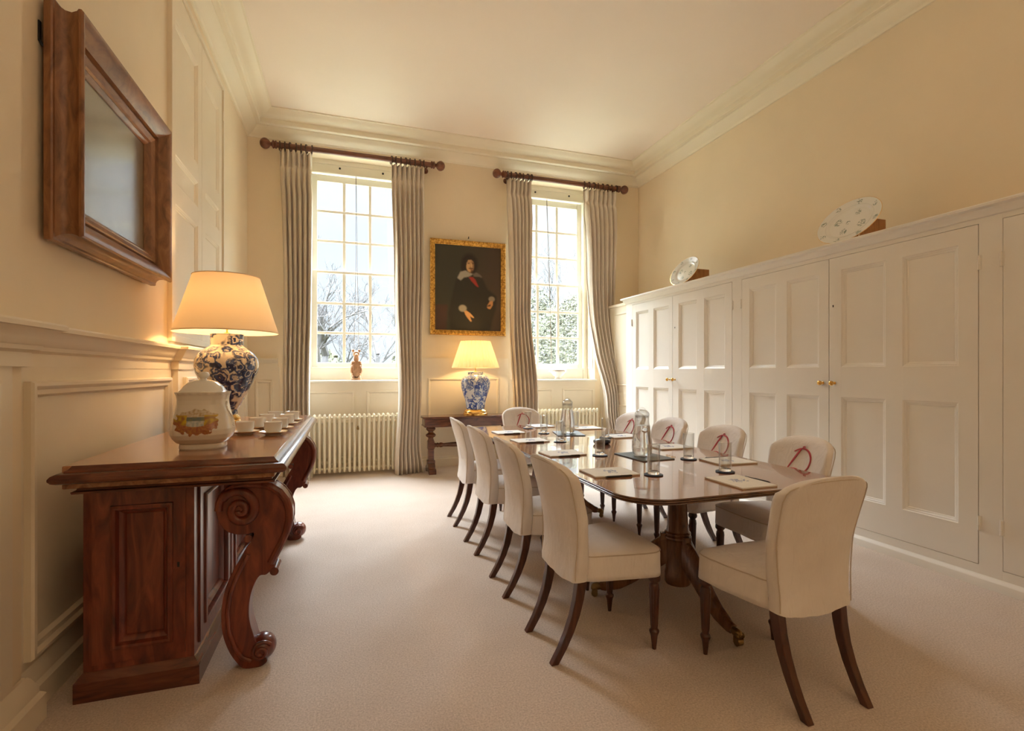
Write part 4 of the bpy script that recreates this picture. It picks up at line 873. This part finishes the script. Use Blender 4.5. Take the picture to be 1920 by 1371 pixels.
def carafe(x, y, rz, labels, fill):
    m_ = obj('table_mat', MB().box(-.115, .115, -.155, .155, 0, .006), M['mat'], bevel=.0015); m_.location = (x + .01, y - .0, TT); m_.rotation_euler.z = rz; tag(m_, labels[1], 'table mat', 'grey table mats under the carafes')
    root = thing('carafe', labels[0], 'carafe', (x, y, TT + .0064), 0, 'glass water carafes with lids')
    outp = [(.045, 0), (.055, .003), (.06, .012), (.063, .05), (.062, .09), (.055, .14), (.047, .19), (.0435, .215), (.0435, .245), (.046, .252)]
    inn = [(.0435, .252), (.041, .245), (.041, .215), (.0445, .19), (.0525, .14), (.0595, .09), (.0605, .05), (.057, .016), (.05, .009), (0, .008)]
    q = MB(); q.lathe(outp + inn, seg=48, cap1=False); obj('body', q, M['glass'], root, ang=50)
    q = MB(); wp = [(0, .0088), (.0493, .0098), (.0562, .0165), (.0597, .05), (.0587, .09), (.0517, .14), (.0437, .19)]; wp = [p_ for p_ in wp if p_[1] < fill] ; r_ = wp[-1][0] - .003; wp += [(r_, fill), (0, fill)]
    q.lathe(wp, seg=48); obj('water', q, M['water'], root, ang=50)
    q = MB(); q.lathe([(.038, .236), (.0385, .25), (.045, .254), (.046, .262), (.042, .272), (.03, .284), (.014, .29), (0, .291), (0, .288), (.013, .287), (.028, .2815), (.039, .27), (.043, .262), (.042, .257), (.0365, .252), (.036, .236)], seg=40, cap0=False, cap1=False); obj('lid', q, M['glass'], root, ang=50)
    q = MB(); q.tube([(-.03, 0, .280), (-.02, 0, .295), (0, 0, .301), (.02, 0, .295), (.03, 0, .280)], .004, 8); obj('lid_handle', q, M['glass'], root)
    return root
carafe(1.757, 2.72, .06, ('nearer lidded glass water carafe, beside the second sideboard-side notepad', 'grey table mat under the nearer glass carafe'), .19)
carafe(1.80, 3.93, -.25, ('further lidded glass water carafe, towards the far-end chair', 'grey table mat under the further glass carafe'), .2)
q = MB(); q.lathe([(.05, 0), (.062, .006), (.068, .018), (.064, .03), (.05, .036), (.02, .039), (0, .0395)], seg=40, sx=1, sy=.8); o = obj('covered_dish', q, M['navydish']); o.location = (1.79, 3.30, TT); tag(o, 'small dark navy rounded dish in the middle of the table between the carafes', 'dish')
# ------------------------------------------------------------------ platters on the cupboards
def platter(yc, labels, s=1.0):
    ZP = 2.2585
    st = thing('plate_stand', labels[1], 'plate stand', (3.80, yc, ZP), 0, 'brown wooden plate stands')
    for dy in (-.11, .11):
        q = MB(); q.prism([(-.13, 0), (-.13, .03), (-.118, .03), (-.112, .012), (-.095, .012), (-.01, .20), (.19, .20), (.19, 0)], lambda p_, k: (p_[0], dy - .007 + .014 * k, p_[1])); obj('side', q, M['standwood'], st, bevel=.002)
    q = MB(); q.box(.15, .19, -.11, .11, .02, .06); obj('rail', q, M['standwood'], st)
    pl = thing('platter', labels[0], 'plate', (3.80, yc, ZP), 0, 'oval china platters on the cupboards')
    th = math.radians(66); ux = V((math.cos(th), 0, math.sin(th))); nn = V((-math.sin(th), 0, math.cos(th)))
    q = MB(); prof = [(0, .004), (.6, .004), (.66, .006), (.72, .016), (.78, .02), (1.0, .032), (1.0, .036), (.8, .026), (.72, .022), (.65, .011), (.58, .009), (0, .009)]
    b0 = V((-.108, 0, .014)) ; A, B = .26 * s, .192 * s; c0 = b0 + ux * B
    dense = []
    for (r0, h0), (r1, h1) in zip(prof, prof[1:]):
        n = max(1, int(abs(r1 - r0) / .022)); dense += [(r0 + (r1 - r0) * k / n, h0 + (h1 - h0) * k / n) for k in range(n)]
    dense.append(prof[-1]); SG = 150; cols = []
    spots = [(.87, k * PI / 4 + .2, .085) for k in range(8)] + [(.42, .3, .13), (.44, 2.0, .10), (.45, 3.6, .13), (.42, 5.0, .11), (.06, 0, .07)]
    loops = []
    for r, h in dense:
        r = max(r, .002); l = []
        for k in range(SG):
            a = 2 * PI * k / SG; l.append(c0 + V((0, 1, 0)) * (A * r * math.cos(a)) + ux * (B * r * math.sin(a)) + nn * h)
            x, y = r * math.cos(a), r * math.sin(a); c_ = (.79, .78, .74)
            for sr, sa_, ss in spots:
                dx, dy = x - sr * math.cos(sa_), y - sr * math.sin(sa_); d_ = math.hypot(dx, dy * .8)
                if d_ < ss and noise.noise((x * 24, y * 24, sr * 9)) + noise.noise((x * 50, y * 50, 3)) * .5 > .02: c_ = (.24, .29, .25)
            if abs(r - .74) < .012: c_ = (.70, .69, .66)
            cols += [*c_, 1]
        loops.append(l)
    q.loft(loops); o = obj('dish', q, M['sprig'], pl, ang=40, normals=True)
    ca = o.data.color_attributes.new('paint', 'FLOAT_COLOR', 'POINT'); ca.data.foreach_set('color', cols)
    q = MB(); q.tube([c0 + V((0, 1, 0)) * (A * math.cos(2 * PI * k / 72)) + ux * (B * math.sin(2 * PI * k / 72)) + nn * .034 for k in range(72)], .0022, 6, ring=True); obj('gilt_rim', q, M['gold'], pl)
platter(4.905, ('oval sprigged china platter on the cupboard top above the doors furthest along', 'brown wooden stand holding the platter nearer the windows'), .93)
platter(2.905, ('oval sprigged china platter on the cupboard top above the wide middle doors', 'brown wooden stand holding the platter further from the windows'), 1.0)
# ------------------------------------------------------------------ window sill pieces
root = thing('carved_bear', 'carved wooden seated bear holding a shield, on the window sill', 'figurine', (.119, 6.84, ZS))
q = MB(); q.lathe([(.062, 0), (.066, .004), (.066, .024), (.06, .03), (0, .03)], seg=36); obj('base', q, M['carved'], root)
q = MB()
q.ell((0, .008, .10), (.052, .045, .075)); q.ell((0, .01, .17), (.05, .04, .075)); q.ell((0, .006, .225), (.047, .036, .045))
q.ell((0, .0, .280), (.034, .032, .055)); q.ell((0, -.006, .342), (.043, .038, .042)); q.ell((0, -.038, .328), (.022, .026, .02)); q.ell((0, -.060, .332), (.01, .008, .008))
for sx in (-1, 1):
    q.ell((sx * .038, .002, .384), (.019, .011, .019)); q.ell((sx * .042, -.012, .065), (.026, .04, .036)); q.ell((sx * .038, -.044, .045), (.018, .03, .015))
    q.tube([(sx * .046, .0, .235), (sx * .058, -.014, .20), (sx * .054, -.032, .175), (sx * .04, -.044, .19)], [.018, .017, .015, .013], 10); q.ell((sx * .045, -.03, .235), (.016, .016, .016))
    q.tube([(sx * .056, .0, .17), (sx * .06, -.01, .12), (sx * .05, -.02, .09)], [.014, .018, .018], 10)
o = obj('figure', q, M['carved'], root); rm = o.modifiers.new('remesh', 'REMESH'); rm.mode = 'VOXEL'; rm.voxel_size = .0045; rm.use_smooth_shade = True
q = MB(); sh_ = [(-.042, .20), (.042, .20), (.044, .13), (.034, .085), (.016, .055), (0, .042), (-.016, .055), (-.034, .085), (-.044, .13)]
q.prism(sh_, lambda p_, k: (p_[0], -.052 - .012 * k + .10 * (p_[0]) ** 2 * 10, p_[1])); q.tube([(x, -.064 + x * x, z) for x, z in sh_], .004, 6, ring=True)
for k in range(5): q.tube([(-.026 + .013 * k, -.067, .155), (-.026 + .013 * k, -.067, .088)], .0025, 6)
for k in range(4): q.tube([(-.03, -.067, .15 - .016 * k), (.03, -.067, .15 - .016 * k)], .0025, 6)
obj('shield', q, M['carved'], root)
root = thing('small_tureen', 'small white lidded tureen with brown lines on the window sill', 'tureen', (2.98, 6.84, ZS))
q = MB(); q.lathe([(.06, 0), (.062, .006), (.05, .014), (.042, .028), (.05, .04), (.08, .06), (.105, .09), (.113, .118), (.113, .128), (.1, .13)], seg=48, sy=.75); obj('bowl', q, M['china'], root)
q = MB(); q.lathe([(.115, .13), (.116, .138), (.1, .15), (.09, .165), (.06, .182), (.03, .19), (0, .192)], seg=48, sy=.75); l_ = obj('lid', q, M['china'], root)
q = MB(); q.tube([(-.02, 0, .188), (-.02, 0, .21), (0, 0, .22), (.02, 0, .21), (.02, 0, .188)], .006, 8); h = obj('lid_handle', q, M['china'], root); h.parent = l_
q = MB()
for r, z in ((.1145, .121), (.117, .135), (.061, .004)): q.tube([(r * math.cos(2 * PI * k / 48), r * .755 * math.sin(2 * PI * k / 48), z) for k in range(48)], .0022, 6, ring=True)
b_ = mat('brown_line', (.35, .17, .07), .3); obj('painted_line', q, b_, root)
for sx in (-1, 1):
    q = MB(); q.tube([(sx * .108, 0, .112), (sx * .135, 0, .125), (sx * .143, 0, .115), (sx * .128, 0, .10), (sx * .105, 0, .092)], .006, 8); obj('handle', q, M['china'], root)
# ------------------------------------------------------------------ outdoors
struct('lawn', MB().grid(lambda u, v_: (-90 + 200 * u, 7.5 + 160 * v_, -.9 + .4 * noise.noise((u * 9, v_ * 9, 0))), 40, 40), M['lawn'])
def tree(x, y, h, seed, label, lean=0, maxd=6, r0=.3):
    rnd = random.Random(seed); q = MB()
    def br(p_, d, L, r, depth):
        n = 4 if depth < 4 else 3; pts = [p_]; c_ = V(p_); dd = V(d)
        for k in range(n):
            dd = (dd + V((rnd.uniform(-.22, .22), rnd.uniform(-.22, .22), rnd.uniform(-.1, .16)))).normalized(); c_ = c_ + dd * (L / n); pts.append(c_.copy())
        q.tube(pts, [r * (1 - .45 * k / n) for k in range(n + 1)], 7 if depth < 2 else 3, caps=False)
        if depth >= maxd: return
        for k in range(3):
            i = rnd.choice((1, 2, 3)) if k else n; ax = V((rnd.uniform(-1, 1), rnd.uniform(-1, 1), rnd.uniform(-.25, .75))).normalized()
            br(pts[i], (dd * .75 + ax * .8).normalized(), L * rnd.uniform(.62, .8), r * (.68 if k == 0 else .5), depth + 1)
    br(V((x, y, -1)), V((lean, 0, 1)), h * .27, r0, 0)
    o = obj('bare_tree', q, M['bark'], off=(x, y, -1)); return tag(o, label, 'tree', 'bare winter trees outside')
tree(-1.3, 27, 12, 5, 'big bare tree seen through the left panes of the bear window', 0, 7, .3)
tree(2.0, 36, 13, 11, 'bare tree seen through the middle panes of the bear window', .1, 7, .24)
tree(30, 66, 34, 8, 'bare tree rising at the upper right of the white tureen window', -.05, 6, .3)
def bush(x, y, sx, sy, h, seed, label, n=2600, leaf=.16):
    rnd = random.Random(seed); q = MB()
    for _ in range(n):
        a = rnd.uniform(0, 2 * PI); r = rnd.uniform(.3, 1) ** .5; ph = rnd.uniform(0, 1) ** .8
        rr = r * math.sqrt(max(0, 1 - ph ** 2.2)) * (1 + .25 * noise.noise((math.cos(a) * 1.5, math.sin(a) * 1.5, seed)))
        p_ = V((sx * rr * math.cos(a), sy * rr * math.sin(a), h * ph * (1 + .2 * noise.noise((a, seed, 0))))); u = V((rnd.gauss(0, 1), rnd.gauss(0, 1), rnd.gauss(0, 1))).normalized() * leaf; w_ = u.orthogonal().normalized() * leaf * .5
        q.add([p_ - u, p_ + w_, p_ + u, p_ - w_], [(0, 1, 2, 3)])
    o = obj('shrub', q, M['leafage'], ang=0, normals=False); o.location = (x, y, -1); return tag(o, label, 'shrub', 'shrubs and thickets outside')
bush(-6, 62, 8, 3, 5.2, 1, 'hazy low thicket behind the big bare tree', 3200, .45)
bush(9, 56, 5, 3, 6.0, 2, 'hazy thicket at the right of the bear window', 2600, .4)
bush(13.2, 26, 5, 2.4, 6.4, 3, 'broad olive-green shrub filling the lower panes of the tureen window', 15000, .11)
bush(22, 36, 4.5, 2.4, 6.0, 4, 'pale green shrub at the right of the tureen window', 6000, .15)
bush(17.0, 46, 5.5, 2.6, 9.5, 6, 'tall shrub at the left of the tureen window', 6000, .18)
# ------------------------------------------------------------------ light
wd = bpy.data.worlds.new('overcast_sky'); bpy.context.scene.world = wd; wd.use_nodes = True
t = wd.node_tree; bg = t.nodes['Background']; tc = t.nodes.new('ShaderNodeTexCoord'); nz = t.nodes.new('ShaderNodeTexNoise'); nz.inputs['Scale'].default_value = 2.2; nz.inputs['Detail'].default_value = 4
rp = t.nodes.new('ShaderNodeValToRGB'); rp.color_ramp.elements[0].position = .38; rp.color_ramp.elements[0].color = (.74, .86, 1, 1); rp.color_ramp.elements[1].position = .62; rp.color_ramp.elements[1].color = (.85, .93, 1, 1)
t.links.new(tc.outputs['Generated'], nz.inputs['Vector']); t.links.new(nz.outputs['Fac'], rp.inputs['Fac']); t.links.new(rp.outputs['Color'], bg.inputs['Color'])
# overcast sky: bright overhead, much dimmer towards the horizon
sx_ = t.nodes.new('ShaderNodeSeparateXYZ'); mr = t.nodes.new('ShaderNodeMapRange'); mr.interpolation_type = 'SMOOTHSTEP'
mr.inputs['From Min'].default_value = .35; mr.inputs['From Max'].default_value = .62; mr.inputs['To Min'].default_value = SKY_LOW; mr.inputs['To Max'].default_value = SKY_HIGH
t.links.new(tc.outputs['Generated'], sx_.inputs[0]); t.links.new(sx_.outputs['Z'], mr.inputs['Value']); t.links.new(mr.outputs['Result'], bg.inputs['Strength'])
# warm fill light added out of view behind the camera, aimed at the ceiling
l = bpy.data.lights.new('added_ceiling_fill', 'AREA'); l.shape = 'DISK'; l.size = 1.0; l.energy = ADDED_FILL; l.color = (1, .90, .76)
o = bpy.data.objects.new('added_ceiling_fill', l); C.objects.link(o); o.location = (1.7, -1.7, 1.9); o.rotation_euler = (PI, 0, 0)
sc = bpy.context.scene
sc.view_settings.view_transform = 'Standard'; sc.view_settings.look = 'None'; sc.view_settings.gamma = 1; sc.view_settings.use_curve_mapping = False; sc.view_settings.exposure = 1.36
sc.cycles.max_bounces = 14; sc.cycles.diffuse_bounces = 7; sc.cycles.glossy_bounces = 5; sc.cycles.transmission_bounces = 10; sc.cycles.transparent_max_bounces = 10
sc.cycles.caustics_reflective = False; sc.cycles.caustics_refractive = False; sc.cycles.sample_clamp_indirect = 6
